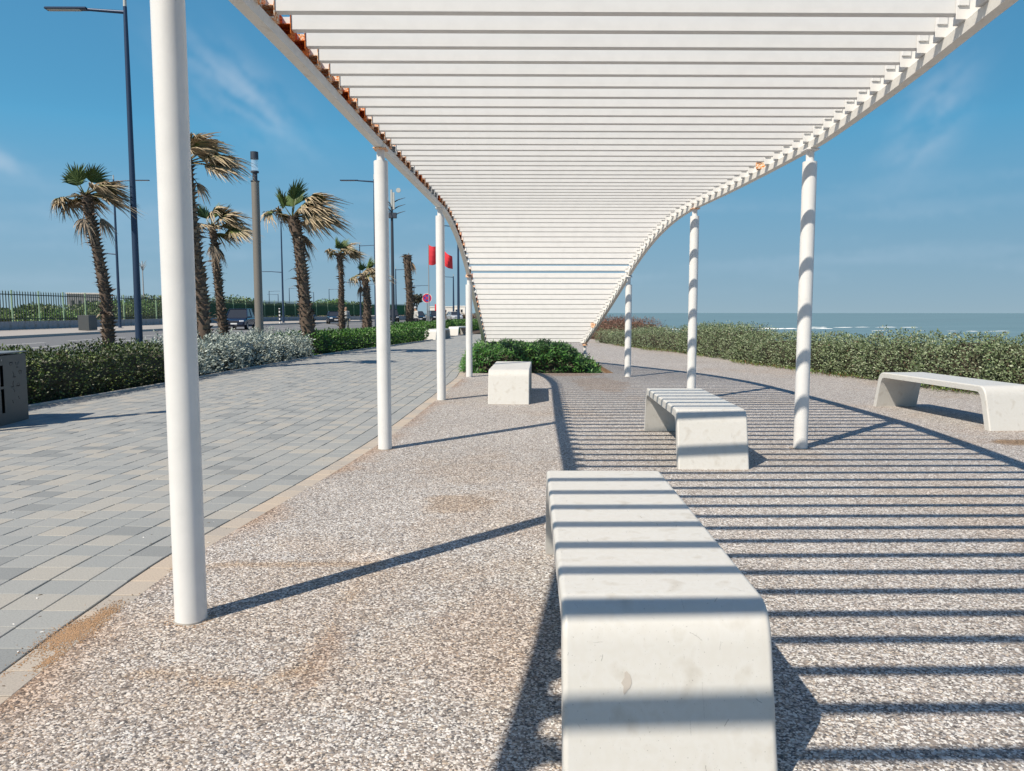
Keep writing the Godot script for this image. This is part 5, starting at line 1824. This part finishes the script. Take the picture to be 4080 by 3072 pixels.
func house(label: String, at: Vector3, turn: float, s: Vector3, wins: int) -> void:
	var t := thing("house", label, "building", at, turn)
	var b := MB.new()
	b.box(T(Vector3(0, s.y * 0.5 - 0.1, 0)), Vector3(s.x, s.y + 0.2, s.z), 0.02)
	part("wall", b.mesh(), M.house if s.y < 3.0 else M.wall, t)
	b = MB.new()
	b.box(T(Vector3(0, s.y + 0.12, 0)), Vector3(s.x + 0.2, 0.25, s.z + 0.2), 0.02)
	part("parapet", b.mesh(), M.house, t)
	for k in wins:
		b = MB.new()
		b.box(T(Vector3((k + 0.5 - wins * 0.5) * s.x / wins * 0.85, s.y * 0.62, s.z * 0.5 + 0.01)), Vector3(0.5, s.y * 0.26, 0.05))
		part("window", b.mesh(), M.window, t)

func mast(label: String, at: Vector3, h: float, big: bool) -> void:
	var t := thing("telephone_mast", label, "mast", at)
	var b := MB.new()
	b.tube([Vector3(0, -0.2, 0), Vector3(0, h * 0.72, 0), Vector3(0, h, 0)], [0.20, 0.16, 0.10] if big else [0.12, 0.08, 0.05], 10)
	part("pole", b.mesh(), M.darkcap if big else M.galv, t)
	var lf := MB.new()
	lf.tube([Vector3(0, 0, 0), Vector3(0.8, 0.35, 0), Vector3(1.6, 0.5, 0)], [0.07, 0.06, 0.02], 5)
	var lm := lf.mesh()
	for k in (7 if big else 8):
		part("leaf", lm, M.darkcap if big else M.galv, t, Transform3D((ry(k * 2.1) * Basis(Vector3.BACK, 0.1 if big else 0.75)).scaled(Vector3.ONE * (1.0 if big else 0.75)), Vector3(0, h * 0.80 + 0.25 * k if big else h - 1.0 - 0.1 * k, 0)))
	if not big:
		return
	b = MB.new()
	b.tube([Vector3(-0.45, -0.2, 0.2), Vector3(-0.45, h * 0.98, 0.2)], [0.11, 0.09], 8)
	part("stay_pole", b.mesh(), M.galv, t)
	for e in [[-0.55, h - 1.2], [0.0, h - 1.0], [0.25, h - 1.3]]:
		b = MB.new()
		b.box(T(Vector3(e[0], e[1], 0.25)), Vector3(0.22, 1.9, 0.14), 0.02)
		part("antenna", b.mesh(), M.lens, t)
	b = MB.new()
	b.tube([Vector3(0.8, h - 0.1, 0.1), Vector3(0.8, h - 0.1, 0.3)], [0.26, 0.26], 16)
	part("dish", b.mesh(), M.lens, t)
	b = MB.new()
	b.box(T(Vector3(0.1, h - 2.9, 0.1)), Vector3(0.9, 0.6, 0.5), 0.03)
	part("cabinet", b.mesh(), M.darkcap, t)
